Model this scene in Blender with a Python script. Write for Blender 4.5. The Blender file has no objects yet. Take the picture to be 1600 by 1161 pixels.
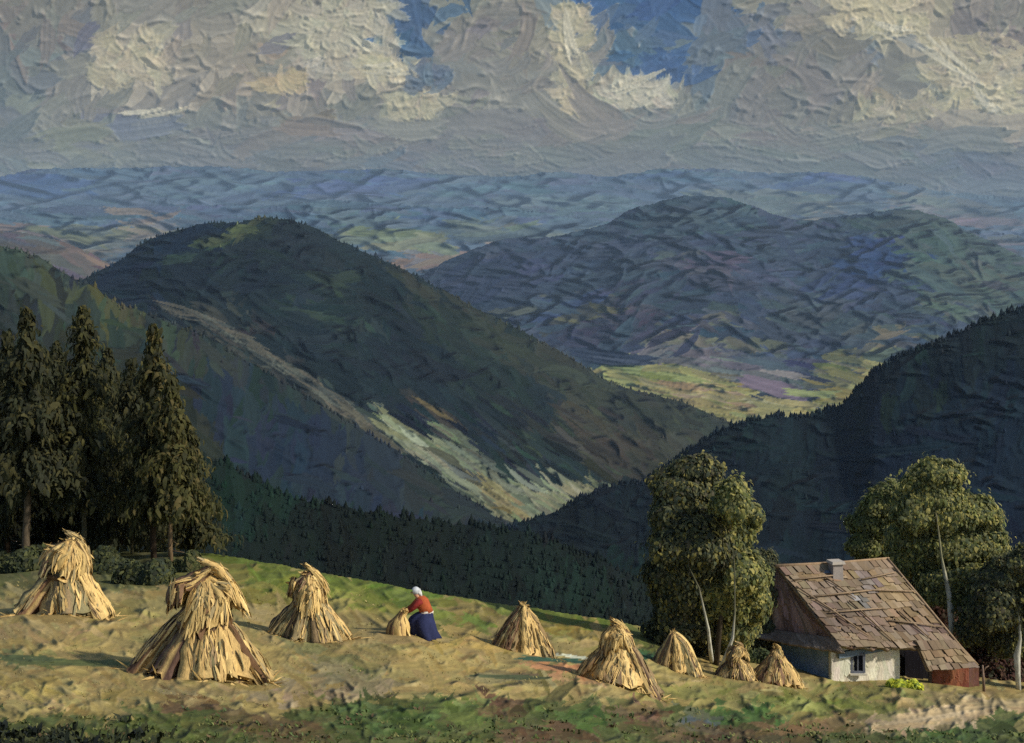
import bpy, bmesh, math
import numpy as np
from mathutils import Vector, Matrix, noise as mnoise

# ------------------------------------------------------------------ camera, world, sun, exposure
sc = bpy.context.scene
COL = sc.collection
F = 1716.0            # focal length in units of the 1600-wide frame
HZ = 480.0            # height of the horizon in that frame
cam_d = bpy.data.cameras.new("camera")
cam = bpy.data.objects.new("camera", cam_d)
COL.objects.link(cam)
cam_d.sensor_width = 36.0
cam_d.lens = 36.0 * F / 1600.0
cam_d.shift_y = -(580.5 - HZ) / 1600.0
cam_d.clip_start = 0.5
cam_d.clip_end = 90000.0
cam.rotation_euler = (math.pi / 2, 0, 0)
cam.location = (0, 0, 0)
sc.camera = cam

SUN_EL = math.radians(35)
SUN_AZ = math.radians(111)       # clockwise from the view direction (+Y): from the right, a little behind the viewer
world = bpy.data.worlds.new("World")
sc.world = world
world.use_nodes = True
wn = world.node_tree.nodes
wl = world.node_tree.links
bg = wn["Background"]
skt = wn.new("ShaderNodeTexSky")
skt.sky_type = 'NISHITA'
skt.sun_disc = False
skt.sun_elevation = SUN_EL
skt.sun_rotation = SUN_AZ
wl.new(skt.outputs[0], bg.inputs[0])
bg.inputs[1].default_value = 0.11
sun_d = bpy.data.lights.new("sun", 'SUN')
sun_d.energy = 3.9
sun_d.angle = math.radians(3.0)
sun_d.color = (1.0, 0.92, 0.79)
sun = bpy.data.objects.new("sun", sun_d)
COL.objects.link(sun)
sdir = Vector((math.cos(SUN_EL) * math.sin(SUN_AZ), math.cos(SUN_EL) * math.cos(SUN_AZ), math.sin(SUN_EL)))
sun.rotation_euler = sdir.to_track_quat('Z', 'Y').to_euler()
sun.location = (60, -20, 60)
sc.view_settings.view_transform = 'Standard'
sc.view_settings.look = 'None'
sc.view_settings.gamma = 1.0
sc.view_settings.exposure = 0.15
sc.cycles.max_bounces = 5
sc.cycles.diffuse_bounces = 2
sc.cycles.glossy_bounces = 2
sc.cycles.volume_bounces = 0
sc.cycles.transparent_max_bounces = 8
sc.cycles.use_denoising = False

rng = np.random.default_rng(11)

# ------------------------------------------------------------------ helpers
def P(px, py, D):
    return Vector(((px - 800.0) / F * D, D, -(py - HZ) / F * D))

def lin(c):
    c = np.asarray(c, dtype=float) / 255.0
    return np.where(c <= 0.04045, c / 12.92, ((c + 0.055) / 1.055) ** 2.4)

def tag(o, label=None, cat=None, group=None, kind=None):
    if label: o["label"] = label
    if cat: o["category"] = cat
    if group: o["group"] = group
    if kind: o["kind"] = kind
    return o

def empty(name, loc, label, cat, group=None):
    o = bpy.data.objects.new(name, None)
    COL.objects.link(o)
    o.location = loc
    o.empty_display_size = 0.3
    return tag(o, label, cat, group)

def mesh_np(name, V, Fc, col=None, mat=None, parent=None, smooth=True, hgt=None):
    """V: n x 3 array; Fc: m x 4 or m x 3 array, or list of arrays; col: n x 3 linear colours"""
    me = bpy.data.meshes.new(name)
    if not isinstance(Fc, list): Fc = [Fc]
    Fc = [np.asarray(f, dtype=np.int32) for f in Fc if len(f)]
    V = np.asarray(V, dtype=np.float32)
    me.vertices.add(len(V))
    me.vertices.foreach_set("co", V.ravel())
    loops = np.concatenate([f.ravel() for f in Fc])
    sizes = np.concatenate([np.full(len(f), f.shape[1], dtype=np.int32) for f in Fc])
    me.loops.add(len(loops))
    me.loops.foreach_set("vertex_index", loops)
    me.polygons.add(len(sizes))
    starts = np.concatenate([[0], np.cumsum(sizes)[:-1]]).astype(np.int32)
    me.polygons.foreach_set("loop_start", starts)
    me.polygons.foreach_set("use_smooth", np.full(len(sizes), smooth, dtype=bool))
    me.update(calc_edges=True)
    me.validate()
    if col is not None and len(me.vertices) == len(V):
        a = me.color_attributes.new("Col", 'FLOAT_COLOR', 'POINT')
        c4 = np.ones((len(V), 4), dtype=np.float32)
        c4[:, :3] = np.clip(col, 0, 1)
        a.data.foreach_set("color", c4.ravel())
    if hgt is not None and len(me.vertices) == len(V):
        a = me.attributes.new("H", 'FLOAT', 'POINT')
        a.data.foreach_set("value", np.ascontiguousarray(hgt, dtype=np.float32).ravel())
    if mat: me.materials.append(mat)
    o = bpy.data.objects.new(name, me)
    COL.objects.link(o)
    if parent is not None:
        o.parent = parent
    return o

class MB:
    """collects vertices, faces, colours (linear)"""
    def __init__(self): self.V, self.F, self.C, self.n = [], [], [], 0
    def add(self, V, Fc, col):
        V = np.asarray(V, float).reshape(-1, 3)
        self.V.append(V)
        for f in (Fc if isinstance(Fc, list) else [Fc]):
            f = np.asarray(f, dtype=np.int64)
            if len(f): self.F.append(f + self.n)
        c = np.asarray(col, float)
        if c.ndim == 1: c = np.tile(c, (len(V), 1))
        self.C.append(c)
        self.n += len(V)
    def build(self, name, mat, parent=None, smooth=True, origin=None):
        V = np.concatenate(self.V)
        if origin is not None: V = V - np.array(origin)
        q = [f for f in self.F if f.shape[1] == 4]
        t = [f for f in self.F if f.shape[1] == 3]
        L = []
        if q: L.append(np.concatenate(q))
        if t: L.append(np.concatenate(t))
        return mesh_np(name, V, L, np.concatenate(self.C), mat, parent, smooth)

def grid_faces(nr, ncol, wrap=False):
    r = np.arange(nr - 1)[:, None]
    c = np.arange(ncol if wrap else ncol - 1)[None, :]
    c2 = (c + 1) % ncol
    return np.stack([r * ncol + c + 0 * r, r * ncol + c2, (r + 1) * ncol + c2, (r + 1) * ncol + c], -1).reshape(-1, 4)

# ------------------------------------------------------------------ materials
def mat_paint(name, rough=0.8, bump=0.3, scale=6.0, spec=0.25, emis=0.0, stretch=(1, 1, 1), var=0.25, dist=0.03, attr_bump=False):
    m = bpy.data.materials.new(name)
    m.use_nodes = True
    nt = m.node_tree
    N, L = nt.nodes, nt.links
    b = N["Principled BSDF"]
    b.inputs["Roughness"].default_value = rough
    b.inputs["Specular IOR Level"].default_value = spec
    at = N.new("ShaderNodeAttribute"); at.attribute_name = "Col"
    tc = N.new("ShaderNodeTexCoord")
    mp = N.new("ShaderNodeMapping")
    mp.inputs["Scale"].default_value = tuple(scale * s for s in stretch)
    L.new(tc.outputs["Object"], mp.inputs[0])
    nz = N.new("ShaderNodeTexNoise")
    nz.inputs["Scale"].default_value = 1.0
    nz.inputs["Detail"].default_value = 4.0
    nz.inputs["Roughness"].default_value = 0.6
    L.new(mp.outputs[0], nz.inputs["Vector"])
    mr = N.new("ShaderNodeMapRange")
    mr.inputs["From Min"].default_value = 0.3; mr.inputs["From Max"].default_value = 0.7
    mr.inputs["To Min"].default_value = 1 - var; mr.inputs["To Max"].default_value = 1 + var
    L.new(nz.outputs["Fac"], mr.inputs["Value"])
    mx = N.new("ShaderNodeVectorMath"); mx.operation = 'SCALE'
    L.new(at.outputs["Color"], mx.inputs[0]); L.new(mr.outputs[0], mx.inputs["Scale"])
    L.new(mx.outputs[0], b.inputs["Base Color"])
    if bump > 0:
        bp = N.new("ShaderNodeBump")
        bp.inputs["Strength"].default_value = bump
        bp.inputs["Distance"].default_value = dist
        L.new(nz.outputs["Fac"], bp.inputs["Height"])
        L.new(bp.outputs[0], b.inputs["Normal"])
    if attr_bump:
        ah_ = N.new("ShaderNodeAttribute"); ah_.attribute_name = "H"
        b2 = N.new("ShaderNodeBump"); b2.inputs["Strength"].default_value = 1.0; b2.inputs["Distance"].default_value = 1.0
        L.new(ah_.outputs["Fac"], b2.inputs["Height"])
        if bump > 0: L.new(bp.outputs[0], b2.inputs["Normal"])
        L.new(b2.outputs[0], b.inputs["Normal"])
    if emis > 0:
        L.new(mx.outputs[0], b.inputs["Emission Color"])
        b.inputs["Emission Strength"].default_value = emis
    return m

M_sky = mat_paint("cloudy_sky", 0.9, 0, 0.001, 0.0, emis=0.22, var=0.03)
M_far = mat_paint("hillside_cover", 0.9, 0, 0.002, 0.1, var=0.06, attr_bump=True)
M_field = mat_paint("stubble_field", 0.85, 0.35, 7.0, 0.2, var=0.10, dist=0.02, attr_bump=True)
M_straw = mat_paint("straw", 0.7, 0.5, 14.0, 0.25, stretch=(2.2, 2.2, 0.35), var=0.22, dist=0.02)
M_leaf = mat_paint("foliage", 0.7, 0.2, 9.0, 0.15, var=0.15, dist=0.03)
nt_ = M_leaf.node_tree
tr_ = nt_.nodes.new("ShaderNodeBsdfTranslucent"); ms_ = nt_.nodes.new("ShaderNodeMixShader"); ms_.inputs[0].default_value = 0.6
pb_ = nt_.nodes["Principled BSDF"]; src_ = pb_.inputs["Base Color"].links[0].from_socket
nt_.links.new(src_, tr_.inputs[0]); nt_.links.new(pb_.outputs[0], ms_.inputs[1]); nt_.links.new(tr_.outputs[0], ms_.inputs[2])
nt_.links.new(ms_.outputs[0], nt_.nodes["Material Output"].inputs[0])
M_bark = mat_paint("bark", 0.85, 0.6, 9.0, 0.15, stretch=(1, 1, 0.3), var=0.35, dist=0.02)
M_roof = mat_paint("weathered_shingle", 0.8, 0.5, 5.0, 0.25, stretch=(1, 1, 0.4), var=0.15, dist=0.02)
M_wall = mat_paint("limewashed_wall", 0.85, 0.5, 3.0, 0.2, var=0.12, dist=0.03)
M_wood = mat_paint("old_boards", 0.8, 0.5, 8.0, 0.2, stretch=(1, 1, 0.2), var=0.25, dist=0.02)
M_cloth = mat_paint("cloth", 0.85, 0.3, 18.0, 0.15, var=0.18, dist=0.01)
M_skin = mat_paint("skin", 0.6, 0, 10.0, 0.3, var=0.06)
M_grass = mat_paint("grass_blades", 0.75, 0.2, 12.0, 0.2, var=0.25, dist=0.02)

# ------------------------------------------------------------------ relief charts (ground cover in patches with raised edges)
def sm_noise(shape, step, cell, seed, oct_=3):
    r = np.random.default_rng(seed)
    H, W = shape
    out = np.zeros(shape)
    amp, tot = 1.0, 0
    for k in range(oct_):
        c = cell / (2 ** k) / step
        gh, gw = int(H / c) + 3, int(W / c) + 3
        g = r.random((gh, gw))
        y = np.arange(H) / c; x = np.arange(W) / c
        yi = y.astype(int); xi = x.astype(int)
        fy = (y - yi); fx = (x - xi)
        fy = fy * fy * (3 - 2 * fy); fx = fx * fx * (3 - 2 * fx)
        a = g[yi][:, xi]; b = g[yi][:, xi + 1]; cc = g[yi + 1][:, xi]; d = g[yi + 1][:, xi + 1]
        out += amp * ((a * (1 - fx) + b * fx) * (1 - fy)[:, None] + (cc * (1 - fx) + d * fx) * fy[:, None])
        tot += amp; amp *= 0.5
    return out / tot

class Chart:
    def __init__(s, u0, u1, v0, v1, step, cover, seed=1):
        s.u = np.arange(u0, u1 + step * 0.5, step); s.v = np.arange(v0, v1 + step * 0.5, step)
        s.u0, s.v0, s.step = u0, v0, step
        s.H, s.W = len(s.v), len(s.u)
        s.r = np.random.default_rng(seed)
        s.cover = cover
        s.nmix = 1
        s.h = np.zeros((s.H, s.W))
        base = np.zeros((s.H, s.W, 3)); 
        U, V = np.meshgrid(s.u[::6], s.v[::6])
        c = cover(U.ravel(), V.ravel()).reshape(U.shape + (3,))
        base = np.repeat(np.repeat(c, 6, 0), 6, 1)[:s.H, :s.W]
        s.c = base.copy()
    def stroke(s, u, v, L, Wd, ang, col, amp=1.0, curve=0.0, bris=0.35, alpha=1.0, ridge=1.0):
        R = 0.5 * math.hypot(L, Wd) * 1.15 + abs(curve) * Wd * 0.5 + s.step
        i0 = max(0, int((v - R - s.v0) / s.step)); i1 = min(s.H, int((v + R - s.v0) / s.step) + 2)
        j0 = max(0, int((u - R - s.u0) / s.step)); j1 = min(s.W, int((u + R - s.u0) / s.step) + 2)
        if i1 <= i0 or j1 <= j0: return
        r = s.r
        du = s.u[j0:j1][None, :] - u; dv = s.v[i0:i1][:, None] - v
        ca, sa = math.cos(ang), math.sin(ang)
        a = (du * ca + dv * sa) / (L * 0.5); b = (-du * sa + dv * ca) / (Wd * 0.5)
        b = b + curve * a * a
        ph = r.random(6) * 6.28
        a2 = a * (1 + 0.16 * np.sin(b * 3.1 + ph[0]) + 0.12 * np.sin(b * 8 + ph[1]))
        b2 = b * (1 + 0.14 * np.sin(a * 3.7 + ph[2]) + 0.07 * np.sin(a * 9 + ph[3]))
        m = np.abs(a2) ** 3.2 + np.abs(b2) ** 2.6
        inside = m < 1
        if not inside.any(): return
        br = np.sin(b * (5 + 4 * r.random()) + ph[4] + 0.8 * a) * 0.5 + np.sin(b * (12 + 8 * r.random()) + ph[5]) * 0.3
        e = np.exp(-((1 - m) / 0.30) ** 2)
        side = np.clip(0.35 + 0.65 * (b * (1 if r.random() < 0.75 else -1)) + 0.5 * a, 0, 1.3)
        h = amp * (0.45 + bris * br + ridge * 1.5 * e * side)
        H = s.h[i0:i1, j0:j1]; C = s.c[i0:i1, j0:j1]
        edge = np.clip((1 - m) / 0.10, 0, 1)
        w = np.where(inside, edge, 0)
        H[:] = H * (1 - w) + (0.30 * H + h) * w
        wc = (w * alpha)[..., None]
        cc = np.asarray(col)[None, None, :] * (1 + 0.07 * br)[..., None]
        C[:] = C * (1 - wc) + cc * wc
    def scatter(s, n, L, Wd, angf, amp=1.0, jit=9, curve=0.5, hue=5, region=None, alpha=0.95, coljit=14, ridge=1.0, bris=0.35):
        r = s.r
        if region is None: region = (s.u[0], s.u[-1], s.v[0], s.v[-1])
        us = r.uniform(region[0], region[1], n); vs = r.uniform(region[2], region[3], n)
        cols = sum(s.cover(us + r.normal(0, coljit, n), vs + r.normal(0, coljit * 0.6, n)) for _ in range(s.nmix)) / s.nmix
        cols = cols + r.normal(0, jit, (n, 1)) + r.normal(0, hue, (n, 3))
        for k in range(n):
            sz = math.exp(r.normal(0, 0.38))
            s.stroke(us[k], vs[k], L * sz, Wd * sz * r.uniform(0.7, 1.3), angf(us[k], vs[k]) , np.clip(cols[k], 3, 250), amp * (0.6 + 0.7 * r.random()),
                     curve * r.normal(), bris=bris, alpha=alpha, ridge=ridge)

def add_ridges(ch, n, L, W, angf, amp, region, lift=10, jit=6, curve=0.9):
    """thin wavering raised lips: a slow rise from above and a quick drop below"""
    r = ch.r
    us = r.uniform(region[0], region[1], n); vs = r.uniform(region[2], region[3], n)
    for k in range(n):
        u, v = us[k], vs[k]
        sz = math.exp(r.normal(0, 0.5)); l = L * sz * 0.5; w = W * r.uniform(0.7, 1.4)
        R = l + w * 3
        i0 = max(0, int((v - R - ch.v0) / ch.step)); i1 = min(ch.H, int((v + R - ch.v0) / ch.step) + 2)
        j0 = max(0, int((u - R - ch.u0) / ch.step)); j1 = min(ch.W, int((u + R - ch.u0) / ch.step) + 2)
        if i1 <= i0 or j1 <= j0: continue
        du = ch.u[j0:j1][None, :] - u; dv = ch.v[i0:i1][:, None] - v
        an = angf(u, v); ca, sa = math.cos(an), math.sin(an)
        a = (du * ca + dv * sa) / l
        b = (-du * sa + dv * ca)
        ph = r.random(3) * 6.28
        b = b + curve * r.normal() * w * a * a * 1.6 + w * (0.45 * np.sin(a * (2.5 + 2 * r.random()) + ph[0]) + 0.22 * np.sin(a * (6 + 4 * r.random()) + ph[1]))
        taper = np.clip(1 - np.abs(a) ** 2.5, 0, 1) * (0.65 + 0.35 * np.sin(a * 5 + ph[2]))
        pr = np.where(b < 0, np.exp(-(b / (w * 0.9)) ** 2), np.exp(-(b / (w * 0.38)) ** 2)) * taper
        ch.h[i0:i1, j0:j1] += amp * r.uniform(0.5, 1.3) * pr
        wc = (pr * 0.6)[..., None]
        C = ch.c[i0:i1, j0:j1]
        C[:] = np.clip(C + wc * (lift + r.normal(0, jit)), 2, 250)  # crest colour is lifted too, a light edge painted along each lip

def soften(ch, k=1):
    for _ in range(k):
        h = ch.h
        h = np.pad(h, 1, mode='edge')
        h = (h[:-2] + 2 * h[1:-1] + h[2:]) / 4
        h = (h[:, :-2] + 2 * h[:, 1:-1] + h[:, 2:]) / 4
        ch.h = h

def along(h, k):
    # smooth a height field along its rows, so that lips running along the slope stay and their ends fade
    c = np.cumsum(np.pad(h, ((0, 0), (k + 1, k)), mode='edge'), axis=1)
    return (c[:, 2 * k + 1:] - c[:, :-2 * k - 1]) / (2 * k + 1)

def vsm(h, k):
    return along(h.T, k).T

def make_cover(base, patches, seed=3, wob=14):
    """patches: (kind, data, colour) polygons or ellipses in chart coordinates; edges are warped"""
    ph = np.random.default_rng(seed).random(8) * 6.28
    def f(u, v):
        u = np.asarray(u, float); v = np.asarray(v, float)
        uu = u + wob * (np.sin(v / 23 + ph[0]) * 0.5 + np.sin((u + v) / 11 + ph[1]) * 0.4 + np.sin(v / 7 + ph[2]) * .25)
        vv = v + wob * 0.7 * (np.sin(u / 27 + ph[3]) * 0.5 + np.sin((u - v) / 13 + ph[4]) * 0.4 + np.sin(u / 8 + ph[5]) * .25)
        out = np.tile(np.asarray(base(uu, vv) if callable(base) else base, float), (len(u), 1)) if not callable(base) else base(uu, vv)
        out = out.astype(float)
        for kind, data, col in patches:
            if kind == 'e':
                cx, cy, rx, ry = data[:4]
                th = math.radians(data[4]) if len(data) > 4 else 0
                dx, dy = uu - cx, vv - cy
                x2 = dx * math.cos(th) + dy * math.sin(th); y2 = -dx * math.sin(th) + dy * math.cos(th)
                m = (x2 / rx) ** 2 + (y2 / ry) ** 2 < 1
            else:
                m = np.zeros(len(u), bool)
                n = len(data)
                for i in range(n):
                    x1, y1 = data[i]; x2, y2 = data[(i + 1) % n]
                    cond = ((y1 > vv) != (y2 > vv))
                    xi = (x2 - x1) * (vv - y1) / ((y2 - y1) if y2 != y1 else 1e-9) + x1
                    m ^= cond & (uu < xi)
            out[m] = col
        return out
    return f

def chart_mesh(name, ch, pos, pxsize, relief, mat, gain=1.0, tint=(1, 1, 1), extra_rows=None, rowmask=None):
    """pos: H x W x 3 base positions; relief pushes along the surface normal by h * relief * pxsize"""
    gu = np.gradient(pos, axis=1); gv = np.gradient(pos, axis=0)
    n = np.cross(gu, gv); n /= np.linalg.norm(n, axis=2, keepdims=True) + 1e-12
    ctr = pos[ch.H // 2, ch.W // 2]
    if np.dot(n[ch.H // 2, ch.W // 2], -ctr) < 0: n = -n
    h = ch.h - ch.h.mean()
    p = pos + n * (h * relief)[..., None] * (pxsize if np.ndim(pxsize) == 0 else pxsize[..., None])
    col = lin(ch.c) * gain * np.asarray(tint)
    V = p.reshape(-1, 3); C = col.reshape(-1, 3)
    Fc = grid_faces(ch.H, ch.W)[:, ::-1]
    if extra_rows:                       # rows behind the crest: list of (H-row offset arrays) H x 3 positions
        for er in extra_rows:
            pass
    return mesh_np(name, V, Fc, C, mat)

def interp(pts):
    xs = np.array([p[0] for p in pts], float); ys = np.array([p[1] for p in pts], float)
    return lambda u: np.interp(u, xs, ys)

def smooth_line(pts, cell=9.0, amp=3.0, seed=1):
    f = interp(pts)
    r = np.random.default_rng(seed)
    g = r.random(4000); g2 = r.random(8000)
    def h(u):
        u = np.asarray(u, float)
        b = sum(f(u + d) for d in (-16, -8, 0, 8, 16)) / 5
        x = (u + 3000) / cell; i = x.astype(int); t = x - i
        x2 = (u + 3000) / (cell * 0.37); i2 = x2.astype(int); t2 = x2 - i2
        nz = g[i % 4000] * (1 - t) + g[(i + 1) % 4000] * t - 0.5
        nz2 = g2[i2 % 8000] * (1 - t2) + g2[(i2 + 1) % 8000] * t2 - 0.5
        return b + amp * nz + 0.5 * amp * nz2
    return h

GRID_SURF = {}
BK = 10.0
def hill(name, crest, foot_v, Dc, Df, u0, u1, step, cover, strokes, relief, gain, tint, seed=1, bulge=0.0, mat=None, back=0.35, jag=3.0, bx=4):
    """a hillside: chart rows run from the crest (t=0, far) to the foot (t=1, near); then a back slope is added behind the crest"""
    cf = smooth_line(crest, amp=jag, seed=seed)
    c0f = smooth_line(crest, amp=0, seed=seed)
    vmin = min(p[1] for p in crest if u0 - 50 <= p[0] <= u1 + 50) - 6
    ch = Chart(u0, u1, vmin, foot_v, step, cover, seed)
    ch.nmix = 2
    strokes(ch)
    soften(ch)
    U, V = np.meshgrid(ch.u, ch.v)
    crestv = cf(ch.u)[None, :] + 0 * V
    VV = np.maximum(V, crestv)
    c0v = c0f(ch.u)[None, :] + 0 * V
    t = np.clip((VV - c0v) / (foot_v - c0v), 0, 1)
    dc = Dc(ch.u)[None, :] if callable(Dc) else Dc
    df = Df(ch.u)[None, :] if callable(Df) else Df
    rel = sm_noise((ch.H, ch.W), step, 120, seed + 5) - 0.5
    tt = t ** 0.8
    D = dc + (df - dc) * tt
    D = D * (1 + bulge * rel * np.sin(np.clip(t * 6, 0, 1.57)))
    pos = np.stack([(U - 800) / F * D, D, -(VV - HZ) / F * D], -1)
    # rows above the crest line fold over to the back slope
    over = np.clip((crestv - V) / 60.0, 0, 3)
    k = (V < crestv)
    pos[..., 1] += np.where(k, over * back * D, 0)
    pos[..., 2] -= np.where(k, over * back * D * 0.42, 0)
    px = D / F * 1.0
    GRID_SURF[name] = (ch, cf, pos, D)
    h = ch.h - ch.h.mean()
    gu = np.gradient(pos, axis=1); gv = np.gradient(pos, axis=0)
    n = np.cross(gu, gv); n /= np.linalg.norm(n, axis=2, keepdims=True) + 1e-12
    s = np.sign(np.sum(n * -pos, axis=2, keepdims=True)); s[s == 0] = 1
    n = n * s
    fade = np.clip((V - crestv) / 4.0, 0, 1)
    # push towards the air: mix of slope normal and up keeps ridges visible on grazing slopes
    p = pos + n * (h * relief * px * fade)[..., None]
    col = lin(ch.c) * gain * np.asarray(tint)
    o = mesh_np(name, p.reshape(-1, 3), grid_faces(ch.H, ch.W)[:, ::-1], col.reshape(-1, 3), mat or M_far, hgt=(along(along(h, bx), bx) - 0.45 * along(along(vsm(h, 7), bx), bx) + 0.22 * along(h, 1)) * px * BK * np.clip((V - crestv) / 6.0, 0, 1))
    tag(o, kind="structure")
    return o

# ------------------------------------------------------------------ SKY
r0 = np.random.default_rng(5)
sky_base = lambda u, v: np.stack([np.interp(v, [-200, 60, 170, 250, 330], [134, 138, 134, 118, 104]),
                                  np.interp(v, [-200, 60, 170, 250, 330], [134, 136, 133, 122, 113]),
                                  np.interp(v, [-200, 60, 170, 250, 330], [128, 129, 127, 122, 122])], -1)
sky_patches = [
    ('e', (10, 130, 60, 130), (112, 118, 120)),
    ('e', (60, 30, 70, 30), (128, 122, 118)),
    ('e', (205, 95, 62, 48, 25), (172, 167, 150)),
    ('e', (120, 215, 70, 40), (132, 134, 122)),
    ('e', (130, 65, 20, 16), (104, 108, 122)),
    ('e', (200, 205, 52, 22), (108, 114, 128)),
    ('e', (330, 90, 70, 60), (142, 136, 124)),
    ('p', [(440, 0), (590, 0), (600, 60), (635, 110), (600, 130), (500, 125), (440, 60), (380, 20)], (172, 167, 150)),
    ('e', (440, 128, 42, 18, -15), (172, 160, 138)),
    ('e', (655, 170, 60, 24, -25), (172, 167, 150)),
    ('e', (500, 150, 34, 34), (128, 126, 122)),
    ('e', (432, 80, 11, 9), (92, 102, 124)),
    ('e', (470, 200, 40, 18), (132, 122, 106)),
    ('e', (625, 255, 34, 14), (104, 114, 132)),
    ('p', [(602, -80), (760, -80), (715, 15), (690, 56), (655, 100), (640, 125), (614, 95), (594, 50)], (66, 90, 124)),
    ('e', (690, 125, 28, 20), (92, 106, 124)),
    ('e', (770, 150, 80, 60), (138, 136, 130)),
    ('e', (770, 40, 60, 40), (128, 126, 124)),
    ('e', (800, 235, 90, 26), (124, 126, 122)),
    ('p', [(890, -80), (1120, -80), (1105, 30), (1090, 80), (1070, 135), (1030, 142), (970, 105), (930, 60), (905, 15), (880, 6)], (62, 92, 138)),
    ('e', (995, 60, 30, 22), (100, 118, 130)),
    ('e', (1165, 40, 46, 44), (86, 106, 134)),
    ('e', (1110, 110, 26, 26), (92, 110, 132)),
    ('e', (960, 20, 30, 14), (84, 104, 134)),
    ('e', (1060, 30, 26, 18), (86, 108, 136)),
    ('e', (1090, 165, 40, 22), (112, 122, 126)),
    ('p', [(870, 15), (915, 20), (925, 110), (900, 160), (880, 110), (860, 60)], (172, 167, 150)),
    ('e', (835, 60, 30, 30), (146, 140, 128)),
    ('e', (895, 175, 26, 34), (168, 158, 132)),
    ('e', (985, 150, 56, 26, -8), (172, 167, 150)),
    ('e', (940, 195, 50, 22), (146, 138, 126)),
    ('e', (1020, 200, 40, 30), (122, 126, 126)),
    ('e', (908, 82, 9, 26), (60, 88, 130)),
    ('e', (1215, 130, 110, 75), (124, 122, 120)),
    ('e', (1400, 190, 150, 34), (136, 134, 126)),
    ('e', (1370, 180, 60, 22), (158, 150, 128)),
    ('e', (1370, 68, 46, 13), (78, 102, 144)),
    ('e', (1490, 250, 80, 22), (112, 118, 126)),
    ('p', [(1290, -40), (1440, -40), (1490, 55), (1545, 105), (1640, 150), (1640, 235), (1565, 215), (1530, 160), (1440, 95), (1400, 60), (1330, 45)], (180, 173, 152)),
    ('e', (1560, 40, 70, 42), (130, 124, 120)),
    ('e', (1500, 120, 22, 14), (128, 122, 118)),
    ('e', (1560, 265, 70, 22), (106, 112, 124)),
]
sky_cover = make_cover(sky_base, sky_patches, 8, 8)
def sky_pos(U, V, R):
    d = np.stack([(U - 800) / F, np.ones_like(U), -(V - HZ) / F], -1)
    return d * R
SKY_GAIN = 1.0
SKY_TINT = (1.0, 0.98, 0.9)
ch = Chart(-260, 1860, -140, 470, 1.6, sky_cover, 21)
ch.nmix = 3
aw = lambda u, v: r0.normal(0, 0.55) + (0.9 if r0.random() < 0.3 else 0)
ch.scatter(900, 150, 64, aw, 0.5, 4, hue=2, alpha=0.8, ridge=0.4)
ch.scatter(1500, 84, 38, aw, 0.75, 4, coljit=20, hue=1.5, alpha=0.9, curve=0.5, bris=0.25)
ch.scatter(900, 52, 20, lambda u, v: r0.normal(-0.5, 0.5), 0.6, 7, hue=2, alpha=0.8, curve=0.7, coljit=8, bris=0.3)
for (u0_, u1_, v0_, v1_, n_, c_) in [(866, 922, 12, 170, 60, (184, 176, 152)), (940, 1045, 125, 165, 50, (188, 183, 166)), (1300, 1440, 0, 50, 60, (190, 182, 156)), (1440, 1600, 60, 210, 120, (184, 176, 150)), (150, 260, 55, 135, 60, (178, 170, 146)),
        (470, 620, 5, 125, 120, (178, 174, 158)), (560, 640, 90, 120, 30, (194, 186, 160)), (410, 470, 118, 140, 18, (184, 168, 134)), (1340, 1450, 160, 200, 40, (164, 158, 138)), (610, 700, 150, 185, 30, (176, 170, 146)), (640, 700, 110, 150, 16, (96, 110, 128))]:
    for _ in range(n_):
        ch.stroke(r0.uniform(u0_, u1_), r0.uniform(v0_, v1_), r0.uniform(18, 46), r0.uniform(10, 20), r0.normal(0.2, 0.6), np.array(c_) + r0.normal(0, 7) + r0.normal(0, 2, 3), r0.uniform(.7, 1.3), 0.6, 0.3, 0.62)
for (x_, y_, l_, a_) in [(1480, 100, 130, .75), (1545, 165, 90, .9), (1390, 45, 110, .12), (985, 128, 100, -.35), (600, 108, 80, .0), (235, 190, 90, -.1), (560, 60, 70, .5), (890, 60, 90, 1.4)]:
    for _ in range(5):
        ch.stroke(x_ + r0.normal(0, 8), y_ + r0.normal(0, 7), l_ * r0.uniform(.4, .9), r0.uniform(4, 8), a_ + r0.normal(0, .12), np.array((198, 193, 174)) + r0.normal(0, 6), 1.3, 0.5, 0.3, 0.85)
add_ridges(ch, 560, 44, 4.6, lambda u, v: r0.normal(-0.3, 0.5), 1.9, (-260, 1860, -140, 260), 8)
add_ridges(ch, 300, 70, 6, lambda u, v: r0.normal(0, 0.15), 1.6, (-260, 1860, 215, 330), 5)
ch.scatter(900, 80, 18, lambda u, v: r0.normal(0.02, 0.25), 0.9, 7, hue=2, region=(-260, 1860, 200, 330), alpha=0.8, curve=0.9)
ch.scatter(160, 60, 14, lambda u, v: r0.normal(0.0, 0.3), 1.0, 5, hue=2, region=(-260, 1860, 225, 275), alpha=0.5, curve=0.9)
soften(ch)
ch.h += 0.25 * sm_noise((ch.H, ch.W), ch.step, 5, 5, 2)
U, V = np.meshgrid(ch.u, ch.v)
o = chart_mesh("sky", ch, sky_pos(U, V, 34000.0), 34000.0 / F, 1.7, M_sky, SKY_GAIN, SKY_TINT)
tag(o, kind="structure")
ch = Chart(-1000, 2600, -600, 600, 14, sky_cover, 22)
ch.scatter(1200, 190, 84, aw, 0.8, 5, hue=3)
U, V = np.meshgrid(ch.u, ch.v)
o = chart_mesh("sky_surround", ch, sky_pos(U, V, 35200.0), 34000.0 / F, 1.5, M_sky, SKY_GAIN, SKY_TINT)
tag(o, kind="structure")

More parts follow.
